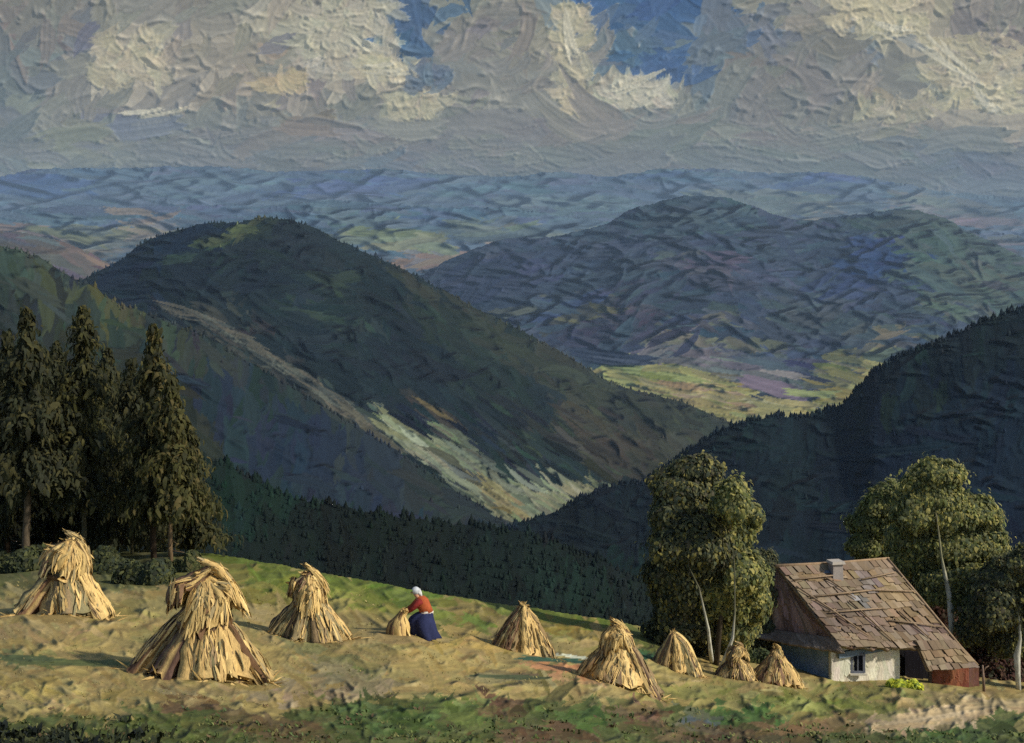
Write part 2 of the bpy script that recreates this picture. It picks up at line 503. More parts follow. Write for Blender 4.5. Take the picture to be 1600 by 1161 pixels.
# ------------------------------------------------------------------ HILLS
rr = np.random.default_rng(77)
def tang(pts, k=1.0, sd=0.25, fade=0.0015):
    f = interp(pts)
    def a(u, v):
        s = (float(f(u + 30)) - float(f(u - 30))) / 60.0
        return math.atan(s * k) + rr.normal(0, sd)
    return a

HG = 1.0
# far blue ranges
cr = [(-700, 300), (0, 276), (60, 262), (170, 262), (330, 258), (440, 268), (600, 262), (700, 272), (800, 276), (870, 266), (950, 276), (1010, 266), (1100, 262), (1200, 270), (1260, 268), (1330, 272), (1400, 284), (1480, 300), (1600, 308), (2300, 320)]
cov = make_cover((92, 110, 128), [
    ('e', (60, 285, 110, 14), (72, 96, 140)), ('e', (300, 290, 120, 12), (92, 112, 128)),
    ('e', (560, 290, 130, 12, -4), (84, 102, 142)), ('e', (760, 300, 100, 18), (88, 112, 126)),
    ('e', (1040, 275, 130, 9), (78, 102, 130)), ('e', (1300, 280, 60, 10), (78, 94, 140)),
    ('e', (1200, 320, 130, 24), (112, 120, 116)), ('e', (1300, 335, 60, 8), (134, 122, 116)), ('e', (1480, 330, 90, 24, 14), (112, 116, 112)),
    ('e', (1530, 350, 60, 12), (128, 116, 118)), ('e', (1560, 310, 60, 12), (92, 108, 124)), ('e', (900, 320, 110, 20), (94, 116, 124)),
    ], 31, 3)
def st(ch):
    a = lambda u, v: rr.normal(0.0, 0.14)
    ch.scatter(700, 130, 20, a, 0.6, 5, hue=3); ch.scatter(1500, 60, 8, a, 0.7, 6, hue=3, coljit=5); add_ridges(ch, 420, 80, 4.6, a, 2.6, (-160, 1760, 255, 440), 12)
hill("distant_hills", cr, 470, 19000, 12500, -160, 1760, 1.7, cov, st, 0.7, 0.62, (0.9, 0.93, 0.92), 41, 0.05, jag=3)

cr = [(-700, 330), (0, 330), (120, 318), (200, 325), (280, 318), (400, 322), (520, 312), (620, 318), (700, 325), (790, 322), (900, 340), (1000, 350), (1200, 360), (1300, 350), (1400, 345), (1500, 350), (1600, 370), (2300, 420)]
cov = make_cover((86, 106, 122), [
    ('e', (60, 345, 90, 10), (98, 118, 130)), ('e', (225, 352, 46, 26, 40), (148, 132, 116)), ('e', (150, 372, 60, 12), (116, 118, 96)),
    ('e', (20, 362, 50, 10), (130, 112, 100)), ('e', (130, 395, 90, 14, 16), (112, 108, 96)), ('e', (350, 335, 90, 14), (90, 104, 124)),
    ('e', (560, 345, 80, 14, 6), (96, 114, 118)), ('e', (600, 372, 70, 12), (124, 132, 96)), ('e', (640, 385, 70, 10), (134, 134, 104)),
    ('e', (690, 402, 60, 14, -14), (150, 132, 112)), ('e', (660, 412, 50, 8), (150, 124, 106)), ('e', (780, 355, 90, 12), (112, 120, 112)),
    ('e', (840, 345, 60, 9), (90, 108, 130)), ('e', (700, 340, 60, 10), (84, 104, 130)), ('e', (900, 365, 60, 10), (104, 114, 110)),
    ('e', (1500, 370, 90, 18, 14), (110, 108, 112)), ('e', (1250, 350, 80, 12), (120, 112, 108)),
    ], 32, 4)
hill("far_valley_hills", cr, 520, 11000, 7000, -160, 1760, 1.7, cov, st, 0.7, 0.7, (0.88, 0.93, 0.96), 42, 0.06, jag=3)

cr = [(-700, 330), (-100, 352), (0, 360), (60, 366), (120, 385), (160, 405), (210, 432), (300, 480)]
cov = make_cover((90, 90, 96), [('e', (20, 372, 50, 10), (84, 86, 106)), ('e', (120, 400, 50, 10, 20), (112, 106, 96)), ('e', (60, 390, 50, 8), (96, 88, 88))], 33, 6)
hill("brown_hill", cr, 540, 5600, 4300, -160, 330, 1.8, cov, lambda ch: (ch.scatter(300, 80, 16, lambda u, v: rr.normal(0.25, 0.12), 0.6, 5), ch.scatter(200, 50, 8, lambda u, v: rr.normal(0.3, 0.12), 0.7, 5)), 1.2, 0.8, (1, 0.95, 0.85), 43, 0.05)

# big blue mountain
crB = [(500, 520), (640, 440), (700, 405), (745, 386), (790, 372), (860, 370), (930, 354), (960, 345), (992, 320), (1010, 322), (1060, 305), (1130, 306), (1180, 322), (1230, 342), (1260, 346), (1300, 338), (1360, 332), (1420, 324), (1470, 338), (1530, 368), (1600, 402), (1700, 440), (2300, 560)]
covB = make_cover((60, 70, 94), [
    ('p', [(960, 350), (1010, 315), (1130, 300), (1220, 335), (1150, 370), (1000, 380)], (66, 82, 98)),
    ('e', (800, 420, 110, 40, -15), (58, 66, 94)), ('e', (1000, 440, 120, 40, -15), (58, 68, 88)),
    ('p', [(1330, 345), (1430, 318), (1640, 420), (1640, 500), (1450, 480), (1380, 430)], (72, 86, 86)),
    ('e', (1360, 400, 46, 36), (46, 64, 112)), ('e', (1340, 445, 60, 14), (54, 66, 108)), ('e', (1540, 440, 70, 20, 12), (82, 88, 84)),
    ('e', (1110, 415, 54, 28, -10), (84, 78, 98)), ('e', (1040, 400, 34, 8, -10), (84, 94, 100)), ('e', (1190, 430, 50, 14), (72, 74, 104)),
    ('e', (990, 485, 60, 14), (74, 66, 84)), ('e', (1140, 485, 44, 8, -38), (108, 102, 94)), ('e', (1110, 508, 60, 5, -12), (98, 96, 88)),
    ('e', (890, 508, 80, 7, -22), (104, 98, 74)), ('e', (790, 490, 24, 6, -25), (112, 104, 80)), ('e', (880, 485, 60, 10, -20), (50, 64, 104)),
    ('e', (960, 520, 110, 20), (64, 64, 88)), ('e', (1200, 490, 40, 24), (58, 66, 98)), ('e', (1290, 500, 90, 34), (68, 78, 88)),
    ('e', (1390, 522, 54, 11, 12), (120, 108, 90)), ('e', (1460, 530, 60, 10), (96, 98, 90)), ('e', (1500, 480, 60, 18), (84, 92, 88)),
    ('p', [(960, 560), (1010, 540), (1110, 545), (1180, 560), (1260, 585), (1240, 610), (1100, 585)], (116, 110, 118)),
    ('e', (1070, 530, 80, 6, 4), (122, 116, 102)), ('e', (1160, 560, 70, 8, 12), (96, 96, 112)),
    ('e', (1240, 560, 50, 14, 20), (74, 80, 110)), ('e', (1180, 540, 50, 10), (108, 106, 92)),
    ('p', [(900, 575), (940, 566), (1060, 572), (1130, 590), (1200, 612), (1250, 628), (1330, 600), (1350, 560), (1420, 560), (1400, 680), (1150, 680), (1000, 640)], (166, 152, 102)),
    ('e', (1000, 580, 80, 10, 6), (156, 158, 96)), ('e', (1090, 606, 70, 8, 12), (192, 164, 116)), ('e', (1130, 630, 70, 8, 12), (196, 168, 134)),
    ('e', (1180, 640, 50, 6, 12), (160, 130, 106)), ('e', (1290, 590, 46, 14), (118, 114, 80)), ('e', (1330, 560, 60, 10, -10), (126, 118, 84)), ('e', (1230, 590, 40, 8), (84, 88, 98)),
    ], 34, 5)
def stB(ch):
    a = tang(crB, 0.8, 0.3)
    ch.scatter(900, 90, 22, a, 0.7, 4, hue=3); ch.scatter(2600, 46, 9, a, 0.8, 6, hue=3, coljit=5); add_ridges(ch, 800, 56, 4.4, a, 2.6, (500, 2000, 300, 660), 8)
    ch.scatter(260, 60, 8, lambda u, v: rr.normal(0.18, 0.08), 0.8, 12, hue=5, coljit=4, region=(920, 1360, 560, 660))
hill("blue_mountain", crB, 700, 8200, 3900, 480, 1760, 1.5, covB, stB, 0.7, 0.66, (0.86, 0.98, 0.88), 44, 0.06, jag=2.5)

# wooded hill, middle left
crC = [(-500, 520), (60, 470), (130, 436), (160, 420), (192, 404), (225, 375), (262, 362), (300, 352), (350, 346), (385, 348), (402, 338), (450, 342), (490, 352), (520, 372), (560, 388), (640, 424), (700, 458), (760, 488), (830, 524), (900, 562), (950, 596), (1000, 612), (1050, 622), (1100, 642), (1150, 662), (1250, 720), (1500, 860)]
mead = [(540, 645), (600, 655), (660, 668), (740, 712), (790, 742), (860, 748), (930, 752), (985, 740), (950, 775), (840, 830), (780, 812), (720, 765), (660, 715), (600, 682)]
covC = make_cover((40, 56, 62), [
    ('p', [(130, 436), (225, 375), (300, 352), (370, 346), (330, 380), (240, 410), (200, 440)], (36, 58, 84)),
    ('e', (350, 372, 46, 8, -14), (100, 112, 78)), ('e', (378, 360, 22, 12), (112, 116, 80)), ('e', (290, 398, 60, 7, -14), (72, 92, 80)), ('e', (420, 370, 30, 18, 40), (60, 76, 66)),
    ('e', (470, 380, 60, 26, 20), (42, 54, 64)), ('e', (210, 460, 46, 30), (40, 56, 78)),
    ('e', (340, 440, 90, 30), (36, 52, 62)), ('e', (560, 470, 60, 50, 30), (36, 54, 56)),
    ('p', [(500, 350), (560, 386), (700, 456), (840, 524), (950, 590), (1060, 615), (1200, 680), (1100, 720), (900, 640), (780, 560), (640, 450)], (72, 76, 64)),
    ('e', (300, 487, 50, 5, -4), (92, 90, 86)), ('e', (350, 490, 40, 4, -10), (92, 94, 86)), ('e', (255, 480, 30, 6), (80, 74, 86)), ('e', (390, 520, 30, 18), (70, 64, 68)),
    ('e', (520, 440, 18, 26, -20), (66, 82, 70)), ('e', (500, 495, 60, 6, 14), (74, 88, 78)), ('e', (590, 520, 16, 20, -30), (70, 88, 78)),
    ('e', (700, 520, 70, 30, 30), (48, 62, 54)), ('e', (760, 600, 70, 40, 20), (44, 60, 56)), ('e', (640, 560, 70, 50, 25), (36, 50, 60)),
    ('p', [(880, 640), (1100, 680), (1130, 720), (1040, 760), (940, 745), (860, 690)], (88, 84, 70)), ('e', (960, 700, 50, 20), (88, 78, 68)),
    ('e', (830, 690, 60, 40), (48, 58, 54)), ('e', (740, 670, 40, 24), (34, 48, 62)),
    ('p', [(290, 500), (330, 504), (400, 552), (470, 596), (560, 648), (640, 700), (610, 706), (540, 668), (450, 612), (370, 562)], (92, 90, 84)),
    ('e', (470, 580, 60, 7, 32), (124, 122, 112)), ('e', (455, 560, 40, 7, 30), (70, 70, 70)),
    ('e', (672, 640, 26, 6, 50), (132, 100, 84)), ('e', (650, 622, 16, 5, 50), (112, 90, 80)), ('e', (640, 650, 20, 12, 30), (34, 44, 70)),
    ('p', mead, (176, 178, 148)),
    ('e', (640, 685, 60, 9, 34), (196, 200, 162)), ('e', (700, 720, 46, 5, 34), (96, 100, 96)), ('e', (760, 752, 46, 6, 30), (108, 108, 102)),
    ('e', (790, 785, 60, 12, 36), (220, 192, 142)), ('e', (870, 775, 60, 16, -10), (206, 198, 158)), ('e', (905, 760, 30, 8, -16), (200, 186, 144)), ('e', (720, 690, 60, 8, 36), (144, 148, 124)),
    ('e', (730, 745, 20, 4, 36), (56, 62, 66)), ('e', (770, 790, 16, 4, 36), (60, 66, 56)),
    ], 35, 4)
def stC(ch):
    def a(u, v):
        if v > 480 + max(0, (u - 300)) * 0.62 - 60 and u > 250: return 0.62 + rr.normal(0, 0.12)
        return (0.15 if u > 420 else -0.3) + (0.45 if u > 560 else 0) + rr.normal(0, 0.22)
    vert = lambda u, v: 1.57 + rr.normal(0, 0.15)
    ch.scatter(800, 84, 24, a, 0.6, 4, hue=3); ch.scatter(500, 60, 20, vert, 0.5, 4, hue=3, coljit=10)
    ch.scatter(3000, 38, 9, a, 0.7, 5, hue=2, coljit=4); add_ridges(ch, 420, 52, 4.4, a, 2.6, (-100, 1300, 345, 800), 8)
    pl = [(250, 484), (310, 500), (370, 528), (430, 566), (490, 604), (550, 646), (610, 694)]
    for q in range(90):
        t_ = rr.uniform(0, len(pl) - 1.01); i_ = int(t_); f_ = t_ - i_
        x_ = pl[i_][0] * (1 - f_) + pl[i_ + 1][0] * f_; y_ = pl[i_][1] * (1 - f_) + pl[i_ + 1][1] * f_
        an_ = math.atan2(pl[i_ + 1][1] - pl[i_][1], pl[i_ + 1][0] - pl[i_][0])
        ch.stroke(x_ + rr.normal(0, 5), y_ - 3 + rr.normal(0, 5), rr.uniform(25, 70), rr.uniform(3, 6), an_ + rr.normal(0, .08), np.array([(146, 144, 132), (126, 118, 106), (150, 136, 120), (110, 112, 108)][rr.integers(4)]) * 1.0, 1.2, 0.3)
    ch.scatter(420, 46, 6, lambda u, v: 0.6 + rr.normal(0, 0.1), 0.9, 16, hue=5, coljit=3, region=(540, 960, 640, 830))
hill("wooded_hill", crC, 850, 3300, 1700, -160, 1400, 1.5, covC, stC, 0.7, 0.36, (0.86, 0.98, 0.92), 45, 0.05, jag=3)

# near left slope
crD = [(-600, 300), (-100, 366), (0, 384), (60, 398), (100, 428), (150, 446), (175, 472), (250, 494), (300, 518), (340, 534), (390, 566), (450, 602), (540, 656), (620, 704), (680, 744), (740, 786), (800, 822), (900, 880), (1100, 960)]
covD = make_cover((50, 60, 62), [
    ('e', (40, 405, 90, 26, 20), (86, 94, 84)), ('e', (30, 440, 80, 24, 10), (76, 86, 78)), ('e', (160, 468, 90, 28, 16), (90, 92, 64)), ('e', (110, 450, 40, 24, 30), (84, 88, 66)),
    ('e', (220, 520, 100, 30, 14), (70, 78, 68)), ('e', (60, 520, 90, 50), (58, 68, 66)), ('e', (330, 560, 60, 26, 30), (64, 70, 64)),
    ('p', [(280, 590), (400, 590), (520, 670), (640, 740), (780, 830), (700, 840), (500, 800), (300, 720)], (44, 55, 74)),  # blue polygon paints a shadow across the slope's cover
    ('e', (560, 730, 60, 26), (50, 58, 70)), ('e', (660, 780, 80, 26, 30), (52, 58, 64)), ('e', (200, 620, 80, 80), (44, 58, 64)), ('e', (480, 700, 40, 50), (40, 54, 78)),
    ('p', [(-200, 500), (60, 510), (200, 540), (280, 600), (330, 680), (330, 940), (-200, 940)], (48, 52, 42)),
    ], 36, 9)
def stD(ch):
    vert = lambda u, v: 1.57 + rr.normal(0, 0.2)
    a = lambda u, v: 0.45 + rr.normal(0, 0.2)
    ch.scatter(500, 80, 34, vert, 0.5, 4, hue=3); ch.scatter(700, 46, 14, vert, 0.5, 5, hue=3, coljit=8); ch.scatter(260, 50, 9, a, 0.8, 7, hue=3, coljit=6); add_ridges(ch, 160, 50, 4.4, a, 2.4, (-300, 900, 380, 860), 6)
hill("left_slope", crD, 930, 1700, 850, -160, 1000, 1.6, covD, stD, 0.7, 0.48, (0.86, 1.0, 0.88), 46, 0.05, jag=4, bx=3)

# dark right hill
crE = [(500, 900), (700, 850), (760, 832), (820, 812), (870, 800), (930, 765), (960, 756), (1000, 752), (1050, 722), (1090, 690), (1150, 660), (1200, 648), (1250, 650), (1290, 640), (1335, 620), (1350, 590), (1400, 558), (1450, 538), (1500, 515), (1560, 492), (1600, 478), (1900, 400), (2300, 330)]
covE = make_cover((27, 42, 52), [
    ('p', [(1330, 700), (1400, 600), (1650, 560), (1650, 900), (1300, 900)], (24, 44, 64)), ('e', (1480, 540, 90, 24, -22), (34, 52, 56)),
    ('e', (1430, 635, 60, 12, -16), (48, 62, 52)), ('e', (1240, 765, 40, 30), (36, 54, 60)), ('e', (1200, 700, 110, 26, -10), (32, 48, 56)), ('e', (1500, 600, 80, 10, -10), (42, 60, 64)),
    ('p', [(830, 860), (1020, 840), (1060, 1010), (850, 1000)], (28, 50, 44)), ('e', (930, 840, 90, 40, -12), (26, 38, 44)), ('e', (1240, 840, 60, 50), (20, 32, 46)), ('e', (980, 940, 60, 40), (24, 50, 44))], 37, 9)
def stE(ch):
    vert = lambda u, v: 1.57 + rr.normal(0, 0.16)
    a = lambda u, v: -0.1 + rr.normal(0, 0.25)
    ch.scatter(800, 80, 32, vert, 0.4, 3, hue=2); ch.scatter(900, 44, 12, vert, 0.5, 4, hue=2, coljit=8); ch.scatter(330, 56, 8, a, 0.8, 6, hue=3, coljit=6); add_ridges(ch, 260, 50, 4.4, a, 2.6, (560, 2000, 500, 1000), 8)
hill("right_hill", crE, 1060, 1500, 620, 480, 1760, 1.6, covE, stE, 0.7, 0.40, (0.7, 1.0, 0.95), 47, 0.05, jag=5, bx=3)

# dark belt below the field's edge
crF = [(-500, 640), (100, 660), (200, 676), (290, 706), (350, 722), (400, 750), (470, 782), (560, 796), (640, 808), (700, 818), (800, 826), (870, 846), (950, 880), (1050, 930), (1300, 1010)]
covF = make_cover((24, 37, 32), [('e', (400, 790, 70, 50), (26, 50, 42)), ('e', (340, 760, 50, 50), (24, 44, 36)), ('e', (620, 850, 120, 40), (24, 36, 28)), ('e', (800, 880, 90, 50), (26, 42, 36)), ('e', (880, 920, 60, 30), (28, 50, 40))], 38, 9)
hill("dark_slope", crF, 1080, 620, 230, -160, 1250, 1.8, covF, lambda ch: (ch.scatter(500, 60, 24, lambda u, v: 1.57 + rr.normal(0, 0.16), 0.5, 3, hue=2), ch.scatter(500, 36, 11, lambda u, v: 1.57 + rr.normal(0, 0.3), 0.6, 4, hue=2)), 0.8, 0.5, (0.85, 0.95, 0.85), 48, 0.04, jag=5)

# valley ground reaching the horizon
mb = MB()
gx = np.linspace(-21500, 21500, 90); gy = np.linspace(-1500, 27500, 90)
GX, GY = np.meshgrid(gx, gy)
mb.add(np.stack([GX, GY, -620 - 0 * GX - 6 * np.sin(GX / 2300) * np.sin(GY / 1900)], -1).reshape(-1, 3), grid_faces(90, 90), lin((70, 78, 62)) * 0.8)
tag(mb.build("valley_ground", M_far), kind="structure")

# woods that read as one mass on the hills: small conifers
def forest(name, src, n, hmin, hmax, cols, label, crest_bias=0.25, region=None, seed=9, sink=0.25, wid=0.32):
    r = np.random.default_rng(seed)
    ch, cf, pos, D = GRID_SURF[src]
    us = r.uniform(region[0], region[1], n)
    cv = cf(us)
    nb = int(n * crest_bias)
    vs = np.empty(n)
    vs[:nb] = cv[:nb] + np.abs(r.normal(0, 3, nb)) + 0.6
    vs[nb:] = cv[nb:] + 2 + (r.random(n - nb) ** 1.0) * np.maximum(0, region[3] - cv[nb:])
    keep = (vs < region[3])
    if len(region) > 4: keep &= ~region[4](us, vs)
    us, vs = us[keep], vs[keep]
    j = np.clip(((us - ch.u0) / ch.step).astype(int), 0, ch.W - 1); i = np.clip(((vs - ch.v0) / ch.step).astype(int), 0, ch.H - 1)
    base = pos[i, j]; d = D[i, j]
    n = len(us)
    hp = r.uniform(hmin, hmax, n) * np.exp(r.normal(0, 0.2, n))
    Ht = hp * d / F
    ns = 6
    prof = [(0.0, 0.85), (0.30, 1.0), (0.34, 0.72), (0.62, 0.62), (0.66, 0.40), (1.0, 0.03)]
    k = len(prof)
    ang = np.arange(ns) / ns * 6.283
    V = np.zeros((n, k, ns, 3))
    for q, (z, rad) in enumerate(prof):
        rj = rad * wid * Ht[:, None] * r.uniform(0.6, 1.3, (n, ns))
        a = ang[None, :] + r.uniform(0, 0.5, (n, 1))
        V[:, q, :, 0] = base[:, 0:1] + np.cos(a) * rj
        V[:, q, :, 1] = base[:, 1:2] + np.sin(a) * rj
        V[:, q, :, 2] = base[:, 2:3] + (z - sink * 0.4) * Ht[:, None] + r.uniform(-0.05, 0.05, (n, ns)) * Ht[:, None]
    f0 = grid_faces(k, ns, wrap=True)
    Fc = (f0[None] + (np.arange(n) * k * ns)[:, None, None]).reshape(-1, 4)
    cc = ch.c[i, j] if cols is None else np.asarray(cols, float)[r.integers(0, len(cols), n)]
    cc = cc * r.uniform(0.8, 1.25, (n, 1))
    C = np.repeat(lin(cc)[:, None, :] * FG, k * ns, 1).reshape(-1, 3)
    o = mesh_np(name, V.reshape(-1, 3), Fc, C, M_leaf_far, None, smooth=True)
    tag(o, label, "forest", kind="stuff")
    return o
FG = 0.5
M_leaf_far = mat_paint("conifer_mass", 0.8, 0, 0.05, 0.1, var=0.1)
forest("conifer_forest", "right_hill", 1100, 4, 9, None, "dark blue-green forest covering the steep hill on the right", 0.75, (560, 1750, 300, 1040), 91)
forest("spruce_wood", "dark_slope", 3600, 6, 13, None, "very dark wood filling the hollow below the edge of the field", 0.1, (-150, 1150, 600, 1060), 92)
forest("hillside_forest", "left_slope", 260, 4, 9, None, "blue-shaded forest on the slope behind the tall conifers", 0.9, (-150, 900, 300, 900), 93)
def no_meadow(u, v):
    m = np.zeros(len(u), bool); n = len(mead)
    big = [(250, 480), (420, 480), (700, 600), (760, 690), (960, 735), (1000, 760), (850, 840), (560, 700), (400, 600)]
    for dd in (big,):
        for a in range(len(dd)):
            x1, y1 = dd[a]; x2, y2 = dd[(a + 1) % len(dd)]
            cond = ((y1 > v) != (y2 > v)); xi = (x2 - x1) * (v - y1) / ((y2 - y1) or 1e-9) + x1
            m ^= cond & (u < xi)
    return m
forest("wooded_crest", "wooded_hill", 420, 3, 6, None, "forest of the dark round hill in the middle distance", 0.92, (60, 1250, 300, 800, no_meadow), 94)

# ------------------------------------------------------------------ FIELD
ctrl = np.array([
    (-400, 850, 72), (-150, 852, 66), (0, 858, 60), (180, 862, 54), (330, 864, 49), (450, 884, 47), (560, 905, 46), (720, 934, 48), (850, 952, 51), (950, 968, 51), (1030, 985, 51),
    (1200, 1010, 55), (1400, 1036, 58), (1530, 1058, 58), (1600, 1066, 58), (1900, 1095, 60), (2200, 1120, 60),
    (-300, 958, 28), (0, 958, 27), (100, 956, 26.5), (320, 1052, 19.6), (480, 1001, 27), (640, 996, 28), (815, 1018, 33), (965, 1070, 29.5), (1057, 1050, 39), (1150, 1062, 41), (1212, 1069, 41),
    (1310, 1065, 48), (1400, 1068, 47.5), (1480, 1080, 46), (1572, 1086, 46), (1700, 1105, 44), (2200, 1150, 46),
    (-300, 1055, 18.5), (0, 1055, 18.8), (150, 1055, 19), (600, 1060, 21.5), (780, 1080, 24), (1200, 1110, 30), (1400, 1120, 31),
    (-400, 1161, 14), (0, 1161, 14), (300, 1161, 14.6), (600, 1161, 16), (960, 1161, 20), (1300, 1161, 24), (1600, 1161, 27), (2200, 1220, 28),
    (-400, 1350, 9.5), (0, 1350, 9.6), (400, 1350, 10), (800, 1350, 11), (1200, 1350, 13), (1600, 1350, 15), (2200, 1400, 17),
    (-400, 1600, 7), (800, 1600, 8), (2200, 1600, 11)], float)
def tps_fit(X, Y, lam=0.002):
    n = len(X)
    d = np.linalg.norm(X[:, None] - X[None], axis=2)
    K = np.where(d > 0, d * d * np.log(d + 1e-12), 0)
    Pm = np.hstack([np.ones((n, 1)), X])
    A = np.zeros((n + 3, n + 3)); A[:n, :n] = K + lam * np.eye(n); A[:n, n:] = Pm; A[n:, :n] = Pm.T
    w = np.linalg.solve(A, np.concatenate([Y, np.zeros(3)]))
    return w
cx = ctrl[:, :2] / 300.0
tw = tps_fit(cx, np.log(ctrl[:, 2]), 0.01)
def Dfield(u, v):
    u = np.atleast_1d(np.asarray(u, float)); v = np.atleast_1d(np.asarray(v, float))
    sh = u.shape
    q = np.stack([u.ravel(), v.ravel()], -1) / 300.0
    out = np.zeros(len(q))
    for s in range(0, len(q), 20000):
        d = np.linalg.norm(q[s:s + 20000, None] - cx[None], axis=2)
        K = np.where(d > 0, d * d * np.log(d + 1e-12), 0)
        out[s:s + 20000] = K @ tw[:-3] + tw[-3] + q[s:s + 20000] @ tw[-2:]
    return np.exp(out).reshape(sh)
crG = smooth_line([(-500, 850), (-150, 852), (0, 858), (180, 862), (330, 864), (450, 884), (560, 905), (720, 934), (850, 952), (950, 968), (1030, 985), (1200, 1010), (1400, 1036), (1530, 1058), (1600, 1066), (1900, 1095), (2300, 1130)], 20, 2.5, 5)
def Gp(px, py):
    """point of the field seen at that place"""
    return P(px, py, float(Dfield(px, py)[0]))
_vs = np.arange(1640, 840, -5.0)
def ground_z(x, y):
    u = 800 + x / y * F
    D = Dfield(np.full(len(_vs), u), _vs)
    D = np.maximum.accumulate(D)
    v = np.interp(y, D, _vs)
    return -(v - HZ) / F * y

covG = make_cover((140, 127, 84), [
    ('p', [(-600, 840), (330, 850), (330, 905), (160, 930), (-600, 930)], (84, 86, 54)),
    ('p', [(300, 850), (420, 870), (600, 905), (760, 935), (900, 958), (1040, 985), (1050, 1005), (900, 1000), (700, 970), (560, 960), (420, 930), (350, 905)], (88, 102, 42)),
    ('e', (520, 925, 90, 16, 14), (104, 114, 48)), ('e', (440, 930, 90, 14, 8), (112, 110, 54)), ('e', (560, 950, 80, 10, 8), (122, 116, 62)), ('e', (350, 885, 40, 12), (96, 98, 50)),
    ('e', (640, 925, 70, 9, 14), (86, 108, 42)), ('e', (900, 985, 130, 12, 8), (124, 112, 62)), ('e', (740, 955, 60, 10, 8), (112, 102, 62)), ('e', (720, 985, 60, 10), (98, 100, 56)),
    ('e', (990, 1000, 60, 12, 16), (84, 88, 50)), ('e', (960, 985, 40, 8), (132, 118, 66)), ('e', (1000, 1025, 34, 10), (44, 78, 52)),
    ('e', (250, 950, 90, 14), (128, 120, 76)), ('e', (190, 965, 60, 12), (142, 132, 84)), ('e', (40, 930, 60, 16), (118, 112, 76)),
    ('e', (60, 980, 100, 14), (150, 134, 92)), ('e', (120, 1015, 90, 16, 8), (150, 134, 86)), ('e', (40, 1030, 60, 10), (92, 100, 62)), ('e', (60, 1080, 70, 14), (156, 142, 84)),  # dull green ellipse left of the nearest shock paints its shadow
    ('e', (520, 1030, 80, 14, 20), (112, 112, 74)), ('e', (700, 1040, 100, 14, 6), (146, 130, 84)), ('e', (560, 1060, 60, 16, 20), (126, 118, 88)), ('e', (720, 1010, 90, 10), (150, 132, 78)),
    ('e', (880, 1045, 60, 9, 8), (170, 122, 88)), ('e', (830, 1058, 60, 6, 4), (76, 84, 60)), ('e', (770, 1055, 60, 6), (96, 88, 66)),
    ('e', (900, 1062, 40, 8), (164, 132, 98)), ('e', (500, 1085, 120, 12), (132, 118, 94)), ('e', (330, 1080, 90, 10), (126, 116, 84)),
    ('e', (1160, 1086, 180, 14, 2), (120, 120, 68)), ('e', (1380, 1080, 100, 10), (118, 118, 70)), ('e', (1300, 1104, 120, 10, 4), (104, 112, 56)), ('e', (1480, 1095, 60, 10), (128, 122, 82)),
    ('p', [(-600, 1128), (180, 1118), (260, 1100), (420, 1108), (520, 1100), (700, 1092), (900, 1096), (1000, 1102), (1200, 1114), (1380, 1122), (1600, 1140), (2300, 1180), (2300, 1700), (-600, 1700)], (74, 82, 46)),
    ('e', (250, 1128, 60, 20), (78, 88, 46)), ('e', (420, 1135, 90, 22, 12), (84, 74, 50)), ('e', (300, 1105, 50, 9), (86, 70, 50)), ('e', (600, 1125, 90, 26), (66, 84, 44)), ('e', (740, 1115, 60, 20), (84, 98, 50)),
    ('e', (790, 1105, 30, 16), (86, 68, 50)), ('e', (900, 1125, 60, 16), (70, 92, 46)), ('e', (1000, 1120, 44, 16), (86, 66, 50)), ('e', (1100, 1125, 40, 10), (80, 92, 96)), ('e', (1160, 1115, 70, 12), (70, 96, 50)), ('e', (860, 1150, 90, 16), (84, 70, 50)),
    ('e', (1150, 1145, 140, 12), (88, 76, 52)), ('e', (1260, 1135, 80, 14, -4), (120, 100, 72)), ('e', (1130, 1158, 90, 10), (74, 62, 44)),
    ('p', [(1340, 1130), (1400, 1112), (1500, 1098), (1600, 1090), (1700, 1090), (1700, 1112), (1560, 1116), (1480, 1136), (1400, 1142)], (160, 144, 114)),
    ('e', (1440, 1122, 90, 9, -10), (172, 154, 124)), ('e', (1590, 1100, 40, 8), (140, 128, 96)), ('e', (1480, 1150, 90, 12), (60, 80, 40)), ('e', (1570, 1135, 60, 14), (70, 84, 46)),
    ], 39, 4)
chG = Chart(-330, 1960, 846, 1420, 1.7, covG, 61)
ah = lambda u, v: rr.normal(0.12 if v < 1000 else 0.05, 0.2)
chG.nmix = 3
chG.scatter(1500, 80, 20, ah, 0.7, 5, hue=2, coljit=6)
chG.scatter(3300, 50, 11, lambda u, v: rr.normal(0.12, 0.32), 0.8, 6, hue=2, coljit=4, curve=0.6, region=(-420, 2060, 860, 1200))
chG.scatter(1200, 34, 7, lambda u, v: rr.normal(0.2, 0.45), 1.1, 8, hue=2, coljit=4, curve=0.8, region=(-100, 1700, 870, 1110))
chG.scatter(2400, 26, 8, lambda u, v: rr.normal(0.05, 0.35), 0.9, 8, hue=2, coljit=6, curve=1.0, region=(-100, 1700, 1095, 1200))
